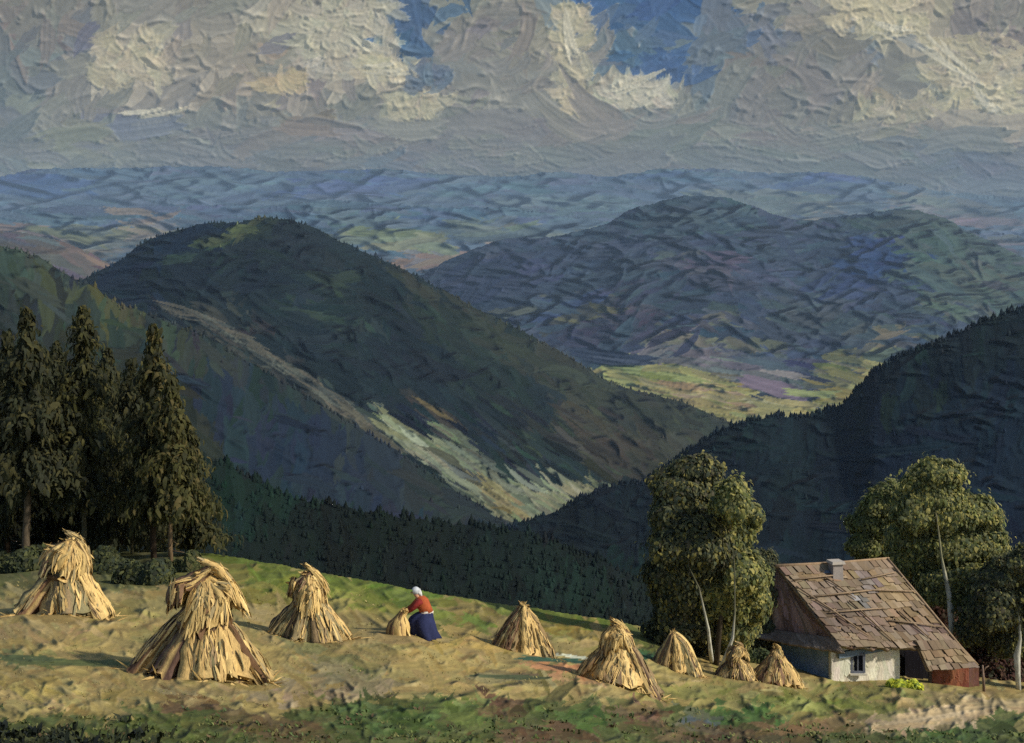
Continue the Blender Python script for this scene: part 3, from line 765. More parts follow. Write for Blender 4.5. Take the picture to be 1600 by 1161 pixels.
for (x_, y_, l_, w_, an_, c_) in [(862, 1031, 110, 8, .06, (52, 84, 72)), (905, 1027, 62, 4.5, .12, (186, 192, 178)), (870, 1024, 40, 3, .05, (170, 176, 160)), (1000, 1026, 50, 9, .1, (48, 80, 56)), (870, 1045, 100, 7, .08, (164, 122, 90)), (800, 1058, 120, 7, .03, (72, 82, 60)),
        (1440, 1124, 150, 11, -.16, (172, 156, 128)), (1500, 1110, 130, 10, -.12, (164, 148, 118)), (1570, 1100, 110, 9, -.02, (158, 144, 112)), (1410, 1134, 90, 7, -.1, (160, 142, 112)), (1480, 1118, 100, 5, -.14, (182, 166, 138)),
        (100, 1035, 200, 12, .04, (84, 94, 60)), (30, 1028, 120, 9, .05, (78, 90, 62))]:  # both green streaks put the nearest shock's cast shadow into the ground colour
    chG.stroke(x_, y_, l_, w_, an_, c_, 1.2, 0.2, 0.5)
add_ridges(chG, 750, 46, 5.5, lambda u, v: rr.normal(0.15, 0.25), 2.6, (-300, 1900, 875, 1115), 12, 8)
add_ridges(chG, 260, 30, 5.5, lambda u, v: rr.normal(0, 0.6), 2.4, (-300, 1900, 1095, 1180), 10, 10)
soften(chG)
U, V = np.meshgrid(chG.u, chG.v)
crestv = crG(chG.u)[None, :] + 0 * V
VV = np.maximum(V, crestv)
Us, Vs = U[::5, ::5], VV[::5, ::5]
# evaluate depth on a coarse grid (columns x rows) and interpolate
Dcoarse_u = chG.u[::8]; Dcoarse_v = np.arange(840, 1430, 6.0)
DC = Dfield(*np.meshgrid(Dcoarse_u, Dcoarse_v))
def bilin(u, v):
    x = np.clip((u - Dcoarse_u[0]) / (Dcoarse_u[1] - Dcoarse_u[0]), 0, len(Dcoarse_u) - 1.001); y = np.clip((v - 840) / 6.0, 0, len(Dcoarse_v) - 1.001)
    i = y.astype(int); j = x.astype(int); fy = y - i; fx = x - j
    return (DC[i, j] * (1 - fx) + DC[i, j + 1] * fx) * (1 - fy) + (DC[i + 1, j] * (1 - fx) + DC[i + 1, j + 1] * fx) * fy
D = bilin(U, VV)
dd = np.diff(D, axis=0)
print("field monotone violations:", int((dd[(V[1:] > crestv[1:])] > 1e-3).sum()))
pos = np.stack([(U - 800) / F * D, D, -(VV - HZ) / F * D], -1)
k = V < crestv
ov = np.clip((crestv - V) / 20.0, 0, 30)
pos[..., 1] += np.where(k, ov * 5, 0); pos[..., 2] -= np.where(k, ov * 3.2, 0)
gu = np.gradient(pos, axis=1); gv = np.gradient(pos, axis=0)
n = np.cross(gu, gv); n /= np.linalg.norm(n, axis=2, keepdims=True); n *= np.sign(n[..., 2:3])
h = chG.h - chG.h.mean()
h = h + 0.35 * (sm_noise((chG.H, chG.W), chG.step, 7, 12, 2) - 0.5)
p = pos + n * (h * (D / F) * 0.7 * np.clip((V - crestv) / 3, 0, 1))[..., None]
o = mesh_np("field", p.reshape(-1, 3), grid_faces(chG.H, chG.W)[:, ::-1], (lin(chG.c) * np.array([1.08, 1.03, 0.9])).reshape(-1, 3), M_field, hgt=(2.9 * along(along(h - 0.6 * vsm(h, 7), 5), 5) + 1.3 * along(h, 1)) * (D / F))
tag(o, kind="structure")

# ------------------------------------------------------------------ straw shocks
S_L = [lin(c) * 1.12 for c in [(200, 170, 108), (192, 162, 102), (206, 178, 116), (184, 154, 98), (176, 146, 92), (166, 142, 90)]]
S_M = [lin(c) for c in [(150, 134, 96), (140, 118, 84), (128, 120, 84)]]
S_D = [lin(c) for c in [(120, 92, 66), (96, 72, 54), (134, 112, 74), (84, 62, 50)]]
def bundle(mb, path, w, t, up, r, na=22, nl=12, jag=0.18, pal=None, dark=0.2):
    """a bundle of straw swept along a path; w, t: half widths (lists), up: side reference"""
    path = [Vector(p) for p in path]
    k = len(path)
    pts, ws, ts = [], [], []
    for i in range(nl + 1):
        s = i / nl * (k - 1); j = min(int(s), k - 2); f = s - j
        # Catmull-like smoothing
        p0 = path[max(j - 1, 0)]; p1 = path[j]; p2 = path[j + 1]; p3 = path[min(j + 2, k - 1)]
        q = 0.5 * ((2 * p1) + (p2 - p0) * f + (2 * p0 - 5 * p1 + 4 * p2 - p3) * f * f + (3 * p1 - p0 - 3 * p2 + p3) * f ** 3)
        pts.append(q)
        ws.append(np.interp(s, range(k), w)); ts.append(np.interp(s, range(k), t))
    a = np.arange(na) / na * 2 * math.pi
    strand = 1 + jag * r.normal(size=na)
    lp = r.uniform(0, 6.28)
    endj = r.normal(size=na) * 0.055
    pal = pal or S_L
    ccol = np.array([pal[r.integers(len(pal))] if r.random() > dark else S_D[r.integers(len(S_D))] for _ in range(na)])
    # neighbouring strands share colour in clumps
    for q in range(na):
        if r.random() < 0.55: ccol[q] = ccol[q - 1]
    V = np.zeros((nl + 1, na, 3)); C = np.zeros((nl + 1, na, 3))
    for i in range(nl + 1):
        d = (pts[min(i + 1, nl)] - pts[max(i - 1, 0)]).normalized()
        side = d.cross(Vector(up)).normalized() if abs(d.dot(Vector(up))) < 0.98 else Vector((1, 0, 0))
        nn = side.cross(d).normalized()
        strand = strand + 0.05 * r.normal(size=na)
        lump = 1 + 0.06 * math.sin(i * 1.7 + lp) + 0.04 * r.normal()
        x = np.cos(a) * ws[i] * strand * lump; y = np.sin(a) * ts[i] * strand * lump
        off = np.outer(x, side) + np.outer(y, nn)
        e = endj if i in (0, nl) else 0 * endj
        V[i] = np.array(pts[i])[None] + off + np.outer(e * (1 if i == nl else -1), d)
        C[i] = ccol * (0.9 + 0.2 * r.random((na, 1)))
    f = grid_faces(nl + 1, na, wrap=True)
    caps = [[(0), (q + 1) % na, q] for q in range(1, na - 1)] 
    cap0 = np.array([[0, q, q + 1] for q in range(1, na - 1)]); cap1 = cap0[:, ::-1] + nl * na
    mb.add(V.reshape(-1, 3), [f, cap0, cap1], C.reshape(-1, 3))

def straw_dabs(mb, path, w, up, r, n, size, pal):
    path = [Vector(p) for p in path]
    k = len(path)
    for _ in range(n):
        s = r.uniform(0.05, 0.99) * (k - 1); j = min(int(s), k - 2); f = s - j
        c = path[j].lerp(path[j + 1], f); d = (path[j + 1] - path[j]).normalized()
        side = d.cross(Vector(up)).normalized(); nn = side.cross(d).normalized()
        if nn.dot(Vector(up)) < 0: nn = -nn
        a = r.normal(0, 0.75)
        ww = np.interp(s, range(k), w) * r.uniform(0.85, 1.25)
        N = (nn * math.cos(a) + side * math.sin(a)).normalized()
        p = c + nn * math.cos(a) * ww * 0.6 + side * math.sin(a) * ww * 0.95
        dd = (d + side * r.normal(0, 0.16) + N * r.normal(0, 0.05)).normalized()
        b = dd.cross(N).normalized()
        L = size * r.uniform(0.8, 2.0); W2 = size * r.uniform(0.05, 0.14)
        rows = []
        for (y, wd, o_) in [(-0.5, .5, -.10), (-.15, 1, .05), (.25, .9, .04), (.55, .35, -.04 + .12 * r.random())]:
            for sx in (-1, 1):
                rows.append(p + dd * L * y + b * W2 * wd * sx * r.uniform(.75, 1.25) + N * L * o_ * .22)
        c_ = pal[r.integers(len(pal))] * r.uniform(.93, 1.08)
        mb.add(np.array([list(q) for q in rows]), np.array([[0, 1, 3, 2], [2, 3, 5, 4], [4, 5, 7, 6]]), c_)

def wisps(mb, pts, r, L=0.3, w=0.012, n=30, out=0.5):
    for _ in range(n):
        p, d = pts[r.integers(len(pts))]
        d = (Vector(d) + Vector(r.normal(size=3)) * 0.25).normalized()
        s = d.cross(Vector(r.normal(size=3))).normalized() * w
        l = L * r.uniform(0.4, 1.1)
        p = Vector(p); q = p + d * l * 0.6; e = q + (d + Vector((0, 0, -out))).normalized() * l * 0.4
        mb.add([p - s, p + s, q + s * 0.7, q - s * 0.7, e], [np.array([[0, 1, 2, 3]]), np.array([[3, 2, 4]])], S_L[r.integers(len(S_L))])

def shock(px, py, H, W, label, seed, style='cap', lean=0.0, capw=0.17, split=0.5, nsh=12):
    r = np.random.default_rng(seed)
    base = Gp(px, py)
    root = empty("straw_shock", base, label, "straw shock", "shocks of straw standing in the field")
    gz = lambda x, y: ground_z(base.x + x, base.y + y) - base.z
    R = W * 0.5
    zt = H * split
    # leaning sheaves that form the skirt
    for k in range(nsh):
        a = k / nsh * 2 * math.pi + r.normal(0, 0.16) + 0.2
        rr_ = R * r.uniform(0.72, 1.0)
        x, y = math.cos(a) * rr_, math.sin(a) * rr_ * 0.8
        z0 = gz(x, y) - 0.03
        tx, ty = math.cos(a) * R * 0.16 + lean * 0.4 * H, math.sin(a) * R * 0.16
        mb = MB()
        fw = 2 * math.pi * R / nsh * r.choice([0.45, 0.55, 0.68])
        topz = zt + r.uniform(0.05, 0.16) * H if style == 'cap' else H * r.uniform(0.86, 0.97)
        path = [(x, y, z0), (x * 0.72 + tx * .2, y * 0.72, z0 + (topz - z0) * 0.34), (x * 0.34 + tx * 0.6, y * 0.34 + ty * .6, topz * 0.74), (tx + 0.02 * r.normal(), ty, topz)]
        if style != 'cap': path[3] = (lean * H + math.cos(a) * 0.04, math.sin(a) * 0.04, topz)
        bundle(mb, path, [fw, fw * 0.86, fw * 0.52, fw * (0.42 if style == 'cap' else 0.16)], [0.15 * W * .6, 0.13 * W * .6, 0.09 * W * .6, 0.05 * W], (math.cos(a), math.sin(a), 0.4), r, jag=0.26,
               pal=(S_L if r.random() < 0.7 else S_M), dark=(0.12 if r.random() < .8 else .5) if math.cos(a) > -0.2 else 0.65)  # left sheaves get more dark strands: their shaded side is put into colour
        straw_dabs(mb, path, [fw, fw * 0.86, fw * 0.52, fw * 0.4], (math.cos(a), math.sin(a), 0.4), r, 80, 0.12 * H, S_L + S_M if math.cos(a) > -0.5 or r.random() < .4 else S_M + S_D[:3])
        for _ in range(9):
            q_ = r.uniform(0.98, 1.35); jx, jy = x * q_ + r.normal(0, .06), y * q_ + r.normal(0, .06)
            wisps(mb, [((jx, jy, gz(jx, jy) + 0.02), (x + r.normal(0, .5), y + r.normal(0, .5), 0.05))], r, 0.18 * H, 0.009 * H, 1, out=0.02)
        pts = [((x * f, y * f, z0 + (topz - z0) * (1 - f)), (x, y, -0.3 * H)) for f in (0.98, 0.94, 0.85)]
        wisps(mb, pts, r, 0.10 * H, 0.008 * H, 10)
        mb.build("sheaf", M_straw, root)
    if style == 'cap':
        # sheaves laid over the top, drooping on all sides
        nf = 11
        for k in range(nf):
            a = k / nf * 2 * math.pi + r.normal(0, 0.2) + 0.5
            w_ = capw * H * r.uniform(0.86, 1.2)
            lx = lean * H
            dr = r.uniform(0.32, 0.60) * H
            tw_ = a + r.normal(0, 0.22)
            top = H * (1.0 if k == 0 else r.uniform(0.84, 0.93))
            path = [(lx * 1.6 + math.cos(a + 2) * w_ * 0.18 + 0.02 * r.normal(), math.sin(a + 2) * w_ * 0.18, top),
                    (lx * 1.25 + math.cos(a) * w_ * 0.42, math.sin(a) * w_ * 0.42, top - 0.09 * H),
                    (lx * 0.9 + math.cos(a) * w_ * 0.80, math.sin(a) * w_ * 0.8, H - dr * 0.62),
                    (lx * 0.6 + math.cos(tw_) * w_ * r.uniform(.9, 1.12), math.sin(tw_) * w_ * 1.0, H - dr)]
            mb = MB()
            lit_ = math.cos(a) > -0.3  # cap sheaves away from the sun get shade in their straw colours
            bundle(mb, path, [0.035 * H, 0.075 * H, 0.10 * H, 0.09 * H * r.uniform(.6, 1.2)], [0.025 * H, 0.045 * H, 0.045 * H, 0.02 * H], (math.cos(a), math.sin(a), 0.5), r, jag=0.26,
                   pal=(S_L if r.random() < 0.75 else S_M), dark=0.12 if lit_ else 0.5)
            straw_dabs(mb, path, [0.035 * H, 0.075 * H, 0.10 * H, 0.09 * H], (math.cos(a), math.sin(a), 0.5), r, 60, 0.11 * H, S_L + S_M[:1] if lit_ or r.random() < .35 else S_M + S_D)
            wisps(mb, [(path[3], (math.cos(a) * 0.5, math.sin(a) * 0.5, -1)), (path[0], (math.cos(a + 2), math.sin(a + 2), 0.5)), (path[2], (math.cos(a), math.sin(a), -0.6))], r, 0.11 * H, 0.007 * H, 9, out=0.3)
            mb.build("cap_sheaf", M_straw, root)
        mb = MB()
        tz = zt * 1.02
        aa = np.arange(20) / 20 * 6.283
        rad = capw * H * 0.95
        ring = []
        for q, (dz, rr2) in enumerate([(-.03, .98), (-.03, 1.06), (.03, 1.06), (.03, .98)]):
            ring.append(np.stack([lean * .4 * H + np.cos(aa) * rad * rr2, np.sin(aa) * rad * rr2, tz + dz * H + 0 * aa + 0.02 * H * np.sin(aa * 2)], -1))
        mb.add(np.array(ring).reshape(-1, 3), grid_faces(4, 20, True), lin((96, 74, 50)))
        mb.build("straw_band", M_straw, root)
    else:
        mb = MB()
        bundle(mb, [(lean * H, 0, H * 0.8), (lean * H, 0, H * 0.92), (lean * H - 0.01, 0, H * 1.0)], [0.07 * H, 0.05 * H, 0.035 * H], [0.06 * H, .045 * H, .03 * H], (0, 1, 0), r)
        wisps(mb, [((lean * H, 0, H * 0.97), (0.3, 0, 1)), ((lean * H, 0, H * 0.97), (-0.4, 0, 0.8)), ((lean * H, 0, H * 0.97), (1, 0, 0.2))], r, 0.16 * H, 0.01 * H, 24, out=0.1)
        mb.build("sheaf_tip", M_straw, root)
    return root

def m_at(px, py, n): return n * float(Dfield(px, py)[0]) / F
def shock_px(px, py, hp, wp, *a, **k): return shock(px, py, m_at(px, py, hp), m_at(px, py, wp), *a, **k)
shock_px(105, 955, 122, 140, "broad straw shock with a bent hood, farthest left beside the conifers", 3, lean=0.02, capw=0.25, split=0.46)
shock_px(320, 1050, 172, 198, "largest and nearest straw shock, with a tall shaggy cap and wide skirt", 4, lean=0.0, capw=0.25, split=0.44, nsh=12)
shock_px(484, 998, 112, 120, "straw shock with a pointed cap on the green strip, left of the woman", 5, lean=-0.02, capw=0.22, split=0.48)
shock_px(818, 1017, 72, 92, "plain pointed straw shock without a cap, right of the woman", 6, style='tent', lean=0.0, nsh=11)
shock_px(966, 1067, 98, 130, "straw shock with a round cap and long right skirt, in front of the leafy birches", 7, lean=-0.03, capw=0.2, split=0.5)
shock_px(1056, 1046, 58, 74, "small leaning straw shock just left of the pale split trunk", 8, style='tent', lean=-0.06, nsh=10)
shock_px(1150, 1060, 56, 66, "small squat straw shock just right of the pale split trunk", 9, lean=0.03, capw=0.27, split=0.42, nsh=9)
shock_px(1214, 1068, 60, 86, "straw shock with a tiny round head against the blue cottage wall", 10, lean=-0.02, capw=0.16, split=0.55, nsh=10)

# ------------------------------------------------------------------ trees
LEAF_GAIN = 3.4
def dabs(mb, C, N, size, r, pal, asp=0.5, droop=0.25):
    """leaf clumps: curved little blades of foliage at points C with normals N"""
    n = len(C)
    C = np.asarray(C); N = np.asarray(N) / (np.linalg.norm(N, axis=1, keepdims=True) + 1e-9)
    up = np.tile([0, 0, 1.0], (n, 1)) + r.normal(0, 0.35, (n, 3))
    t = up - N * np.sum(up * N, 1, keepdims=True); t /= np.linalg.norm(t, axis=1, keepdims=True) + 1e-9
    b = np.cross(N, t)
    th = r.normal(0, 0.7, n)[:, None]
    t, b = t * np.cos(th) + b * np.sin(th), b * np.cos(th) - t * np.sin(th)
    s = (size * np.exp(r.normal(0, 0.3, n)))[:, None]
    rows = []
    for kk, (y, w, o) in enumerate([(-0.5, 0.35, -0.12), (-0.1, 1.0, 0.05), (0.3, 0.85, 0.03), (0.55, 0.2, -0.12)]):
        for sx in (-1, 1):
            rows.append(C - t * s * y * 1.0 + b * s * asp * 0.5 * w * sx * r.uniform(0.7, 1.3, (n, 1)) + N * s * (o + r.normal(0, 0.05, (n, 1))) - np.array([0, 0, 1]) * s * droop * max(0, y))
    V = np.stack(rows, 1)
    f0 = np.array([[0, 1, 3, 2], [2, 3, 5, 4], [4, 5, 7, 6]])
    Fc = (f0[None] + (np.arange(n) * 8)[:, None, None]).reshape(-1, 4)
    pc = np.array([lin(c) for c in pal])[r.integers(0, len(pal), n)] * r.uniform(0.85, 1.18, (n, 1)) * LEAF_GAIN
    mb.add(V.reshape(-1, 3), Fc, np.repeat(pc[:, None], 8, 1).reshape(-1, 3))

def tube(mb, pts, rads, col, r=None, ns=8, wob=0.08):
    pts = [Vector(p) for p in pts]
    V = []
    for i, p in enumerate(pts):
        d = (pts[min(i + 1, len(pts) - 1)] - pts[max(i - 1, 0)]).normalized()
        s = d.cross(Vector((0.1, 1, 0.05))).normalized(); t = d.cross(s).normalized()
        for q in range(ns):
            a = q / ns * 6.283
            k = rads[i] * (1 + (r.normal(0, wob) if r is not None else 0))
            V.append(p + s * math.cos(a) * k + t * math.sin(a) * k)
    cols = np.repeat(np.atleast_2d(np.array(col)) if np.ndim(col) > 1 else np.tile(col, (len(pts), 1)), ns, 0)
    cap = np.array([[0, q + 1, q] for q in range(1, ns - 1)])
    mb.add(np.array([list(v) for v in V]), [grid_faces(len(pts), ns, True), cap, cap[:, ::-1] + (len(pts) - 1) * ns], cols)

def leafy_tree(name, base_px, base_py, Dp, lobes, stems, pal, label, cat, dens=1.0, seed=1, dab=0.42, barkcol=(120, 115, 100), group=None, depth=0.9, thick=1.0):
    r = np.random.default_rng(seed)
    D = Dp
    b = P(base_px, base_py, D)
    b.z = ground_z(b.x, b.y)
    root = empty(name, b, label, cat, group)
    s = D / F
    mb = MB()
    for L in lobes:
        cx_, cy_, rx, ry = L[:4]
        dz = L[4] if len(L) > 4 else r.uniform(-0.6, 0.6)
        c = P(cx_, cy_, D) - b
        c.y += dz * 1.4
        rxm, rym = rx * s, ry * s
        vol = rxm * rym * 40 * dens
        n = int(120 + vol * 110)
        d = r.normal(size=(n, 3)); d /= np.linalg.norm(d, axis=1, keepdims=True)
        rad = r.uniform(0.5, 1.0, n) ** 0.5
        # uneven outline: radius modulated by low-frequency bumps
        bump = 1 + 0.16 * np.sin(d[:, 0] * 4 + cx_) + 0.13 * np.sin(d[:, 2] * 6 + cy_) + 0.10 * np.sin(d[:, 1] * 7 + cx_ * 2)
        rad = rad * bump * np.where(r.random(n) < 0.10, r.uniform(1.0, 1.3, n), 1)
        C = np.array(c)[None] + d * rad[:, None] * np.array([rxm, rxm * depth, rym])
        N = d + r.normal(0, 0.35, (n, 3)) + np.array([0, -0.15, 0.25])
        dabs(mb, C, N, dab * 0.33, r, [(c[0] * 1.15, c[1] * 1.07, c[2] * 1.22) for c in pal], asp=0.6)
    mb.build("crown", M_leaf, root)
    for st_ in stems:
        pts, rads, pc = st_
        tb = MB()
        pp = []
        for i, (a_, b_, *off) in enumerate(pts):
            q = P(a_, b_, D) - b
            q.y += (off[0] if off else 0)
            if i == 0 and b_ > 1000: q.z = min(q.z, -0.15) if abs(q.x) < 1 else q.z
            pp.append(q)
        cols = np.array([lin(pc if not isinstance(pc, list) else pc[i % len(pc)]) for i in range(len(pp))])
        tube(tb, pp, [x * thick for x in rads], cols, r)
        tb.build("trunk", M_bark, root)
    return root

OL = [(74, 80, 46), (62, 72, 38), (88, 94, 48), (56, 64, 40), (70, 76, 46), (100, 102, 54), (48, 58, 38)]
OD = [(48, 56, 36), (40, 48, 34), (58, 64, 40), (36, 44, 32), (66, 70, 42), (52, 54, 38)]
WH = (196, 194, 178)
leafy_tree("birch_tree", 1108, 1046, 45.5,
    [(1092, 742, 36, 32), (1066, 778, 44, 44), (1045, 822, 34, 44), (1080, 850, 56, 50), (1056, 905, 46, 50), (1072, 960, 50, 56), (1050, 1000, 36, 36, 0.9), (1100, 1000, 46, 34, 1.2)],
    [([(1112, 1046, -0.3), (1100, 1000, -1.5), (1094, 962, -1.9), (1080, 900, -1.9), (1066, 870, -1.6), (1070, 800, -1)], [.10, .085, .06, .035, .025, .02], [(150, 146, 132), WH, (180, 178, 160), (96, 94, 74), (70, 70, 52), (60, 60, 46)]),
     ([(1114, 1046, 0), (1104, 960, 0.4), (1090, 860, 0.2), (1088, 770, 0)], [.12, .1, .07, .03], (64, 56, 44))],
    OD + [(84, 86, 44)], "taller of the leafy birches left of the cottage, its crown dark olive", "tree", 1.0, 31, 0.46, group="birches left of the cottage")
leafy_tree("birch_tree", 1120, 1048, 44.5,
    [(1138, 782, 32, 34), (1156, 826, 30, 52), (1182, 812, 18, 18), (1130, 850, 34, 46), (1160, 900, 36, 44), (1136, 930, 44, 44, 0.5), (1180, 945, 28, 40, .6), (1160, 1000, 30, 36, 1.0)],
    [([(1116, 1050, -0.6), (1122, 1010, -1.5), (1130, 975, -1.9), (1134, 940, -1.8), (1136, 880, -1.5), (1138, 850, -1)], [.11, .09, .055, .035, .025, .02], [(150, 146, 132), WH, (180, 178, 160), (100, 98, 78), (74, 74, 56), (60, 60, 46)]),
     ([(1118, 1048, 0), (1130, 950, 0.3), (1140, 850, 0.2), (1142, 790, 0)], [.12, .1, .07, .03], (64, 56, 44))],
    OL, "lighter green birch with a sunlit right side, left of the cottage", "tree", 1.0, 32, 0.44, group="birches left of the cottage")
leafy_tree("small_tree", 1200, 1040, 51,
    [(1192, 882, 22, 24), (1188, 930, 30, 36), (1196, 975, 30, 34), (1182, 1010, 34, 30)],
    [([(1200, 1042), (1196, 980), (1192, 900)], [.1, .08, .03], (60, 50, 40))],
    OD, "low dark tree touching the left edge of the cottage roof", "tree", 1.0, 33, 0.42)
leafy_tree("round_tree", 1410, 1040, 62,
    [(1376, 782, 30, 30), (1358, 818, 34, 36), (1345, 850, 24, 26), (1385, 838, 40, 40), (1420, 830, 36, 50), (1400, 885, 44, 30, .8), (1440, 900, 30, 40, 1)],
    [([(1410, 1040), (1408, 930), (1395, 870), (1380, 800)], [.2, .16, .1, .04], (52, 42, 34))],
    OL[:5], "round-crowned tree rising behind the right end of the roof ridge", "tree", 1.0, 34, 0.5, group="trees behind the cottage")
leafy_tree("birch_tree", 1474, 1058, 56,
    [(1462, 742, 34, 30), (1450, 776, 44, 40), (1430, 800, 36, 36), (1480, 800, 42, 40), (1525, 806, 34, 32), (1545, 838, 26, 26), (1500, 856, 60, 44), (1450, 860, 50, 44), (1510, 915, 52, 40), (1470, 910, 40, 34)],
    [([(1474, 1060, -1.3), (1470, 1000, -1.4), (1468, 960, -1.5), (1467, 940, -1.5), (1464, 915, -1.5), (1452, 860, -1.6), (1446, 800, -1.5), (1450, 760, 0)], [.10, .10, .12, .17, .12, .06, .04, .03], [(70, 64, 50), (130, 126, 108), WH, WH, (200, 198, 180), (132, 130, 100), (110, 106, 80), (80, 80, 60)])],
    OL, "tallest tree behind the cottage, with a thin pale trunk", "tree", 1.0, 35, 0.5, group="trees behind the cottage")
leafy_tree("birch_tree", 1572, 1080, 52.5,
    [(1590, 880, 34, 30), (1560, 905, 34, 30), (1610, 920, 50, 44), (1556, 946, 42, 40), (1600, 985, 50, 44), (1650, 900, 50, 60), (1550, 990, 36, 32, .8), (1640, 1000, 50, 50)],
    [([(1574, 1088, -1.2), (1571, 1040, -1.3), (1568, 1010, -1.4), (1573, 985, -1.4), (1571, 950, -1.4), (1568, 930, -.9)], [.12, .11, .15, .07, .05, .04], [(150, 146, 128), WH, WH, (180, 178, 160), (130, 128, 104), (90, 90, 70)])],
    OD + [(86, 90, 46)], "birch with a white trunk standing nearest, at the right edge", "tree", 1.0, 36, 0.44, group="trees behind the cottage")
leafy_tree("dark_bush", 1500, 1050, 60,
    [(1500, 975, 60, 44), (1560, 1010, 60, 44), (1460, 960, 36, 44), (1540, 1045, 60, 30), (1620, 1030, 50, 44), (1440, 925, 30, 30)],
    [([(1500, 1060), (1498, 1000), (1500, 950)], [.1, .08, .04], (48, 40, 32))],
    [(52, 40, 30), (44, 40, 28), (60, 50, 34), (40, 44, 30), (48, 36, 28)], "dark brownish bush in the shade right of the cottage", "bush", 1.1, 37, 0.55)
r9 = np.random.default_rng(40)
b = P(1538, 1082, 48); b.z = ground_z(b.x, b.y)
t = empty("bare_stem", b, "short bare pale stem between the red shed and the white trunk", "tree stump")
mb = MB(); tube(mb, [(0, 0, -.1), (-.04, 0, .5), (-.08, 0, 1.15)], [.07, .06, .035], lin((128, 108, 92)), r9); mb.build("trunk", M_bark, t)
mb = MB(); tube(mb, [(-.07, 0, .8), (.06, 0, 1.05), (.2, 0, 1.12)], [.035, .03, .015], lin((120, 100, 84)), r9); mb.build("branch", M_bark, t)

def conifer(px, base_py, top_py, wpx, Dp, label, seed, pal, clear=0.16, trunkcol=(64, 52, 40), tr=0.13):
    r = np.random.default_rng(seed)
    b = P(px, base_py, Dp); b.z = ground_z(b.x, b.y)
    s = Dp / F
    H = (P(px, top_py, Dp).z - b.z)
    root = empty("conifer_tree", b, label, "conifer", "tall conifers at the left edge of the field")
    mb = MB()
    W = wpx * s * 0.74
    nb = int(H * 52)
    Cs, Ns = [], []
    for k in range(nb):
        f = (k + r.random()) / nb
        z = H * (clear + (1 - clear) * f)
        prof = (1 - f) ** 0.72 * (0.72 + 0.35 * math.sin(f * 23 + seed) + 0.2 * r.normal())
        if f < 0.12: prof *= 0.5 + 4 * f
        Lb = max(0.10, W * prof * 1.15)
        a = r.uniform(0, 6.283)
        m = max(3, int(Lb / 0.14))
        for q in range(m):
            g = (q + 0.7) / m
            Cs.append((math.cos(a) * Lb * g + r.normal(0, .05), math.sin(a) * Lb * g + r.normal(0, .05), z - 0.42 * Lb * g * g + r.normal(0, 0.06)))
            Ns.append((math.cos(a) + r.normal(0, .3), math.sin(a) + r.normal(0, .3), 0.8))
            Cs.append((math.cos(a) * Lb * g + r.normal(0, .12), math.sin(a) * Lb * g + r.normal(0, .12), z - 0.42 * Lb * g * g - 0.16 + r.normal(0, 0.08)))
            Ns.append((math.cos(a) + r.normal(0, .5), math.sin(a) + r.normal(0, .5), 0.1))
    dabs(mb, Cs, Ns, 0.21, r, [(0.92 * c[0], 0.86 * c[1], 0.80 * c[2]) for c in pal], asp=0.5, droop=0.7)
    mb.build("crown", M_leaf, root)
    tb = MB()
    zz = np.linspace(-0.2, H * 0.98, 9)
    tube(tb, [(0.05 * math.sin(z * 1.3 + seed), 0, z) for z in zz], [tr * (1 - 0.9 * max(0, z) / H) + 0.012 for z in zz], lin(trunkcol) * 0.8, r)
    for k in range(9):
        a = r.uniform(0, 6.283); z = H * (0.08 + clear * 0.9 * k / 9)
        L = r.uniform(0.3, 0.7)
        tube(tb, [(0, 0, z), (math.cos(a) * L, math.sin(a) * L, z + r.uniform(-.2, .12))], [0.025, 0.01], lin(trunkcol) * 0.8, r, ns=5)
    tb.build("trunk", M_bark, root)
    return root
CD = [(38, 44, 32), (46, 50, 34), (34, 38, 30), (54, 56, 36), (42, 48, 38)]
CO = [(56, 60, 36), (64, 66, 40), (48, 52, 34), (70, 68, 44), (44, 48, 34)]
for q_, (px_, top_, w_, D_) in enumerate([(5, 560, 160, 62), (66, 545, 160, 64), (112, 600, 140, 60), (155, 570, 150, 66), (190, 620, 130, 60), (222, 575, 130, 62), (258, 640, 110, 64), (288, 690, 80, 58)]):
    conifer(px_, 878, top_, w_, D_, ["back row conifer at the far left, behind the thick bare trunk", "back row conifer just right of the thick bare trunk", "small dark back row conifer left of the tall narrow one",
        "back row conifer just right of the tall narrow one", "lowest conifer in the dark gap of the row", "back row conifer left of the tall olive one", "back row conifer right of the tall olive one", "small back row conifer behind the last one in the row"][q_], 80 + q_, [(38, 44, 32), (46, 50, 34), (34, 38, 30), (42, 48, 38)], clear=0.08)
conifer(-95, 880, 452, 130, 50, "conifer mostly outside the left border", 51, CD)
conifer(-38, 884, 500, 120, 54, "conifer cut by the left border of the picture", 52, CD)
conifer(12, 886, 520, 120, 52, "dark conifer farthest left in the row", 53, CD)
conifer(42, 884, 482, 120, 46, "conifer with a thick pale bare trunk, left of the broad shock", 54, CD, clear=0.33, trunkcol=(104, 92, 74), tr=0.17)
conifer(88, 878, 535, 112, 56, "shorter conifer between the two tallest ones on the left", 55, CD)
conifer(130, 888, 480, 118, 48, "tall narrow conifer directly behind the broad shock", 56, CD + CO[:2], clear=0.26, trunkcol=(96, 92, 70), tr=0.1)
conifer(168, 880, 545, 112, 55, "dark conifer half hidden behind its tall neighbour", 57, CD)
conifer(205, 884, 560, 108, 52, "conifer with a thin trunk in the middle of the dark gap", 58, CD, trunkcol=(84, 80, 56), tr=0.08)
conifer(240, 892, 508, 90, 46, "tall olive conifer toward the right of the row", 59, CD[:3] + CO, clear=0.2)
conifer(268, 894, 590, 88, 44.5, "olive conifer with a pale slim trunk, right of the row", 60, CO, clear=0.28, trunkcol=(120, 100, 74), tr=0.09)
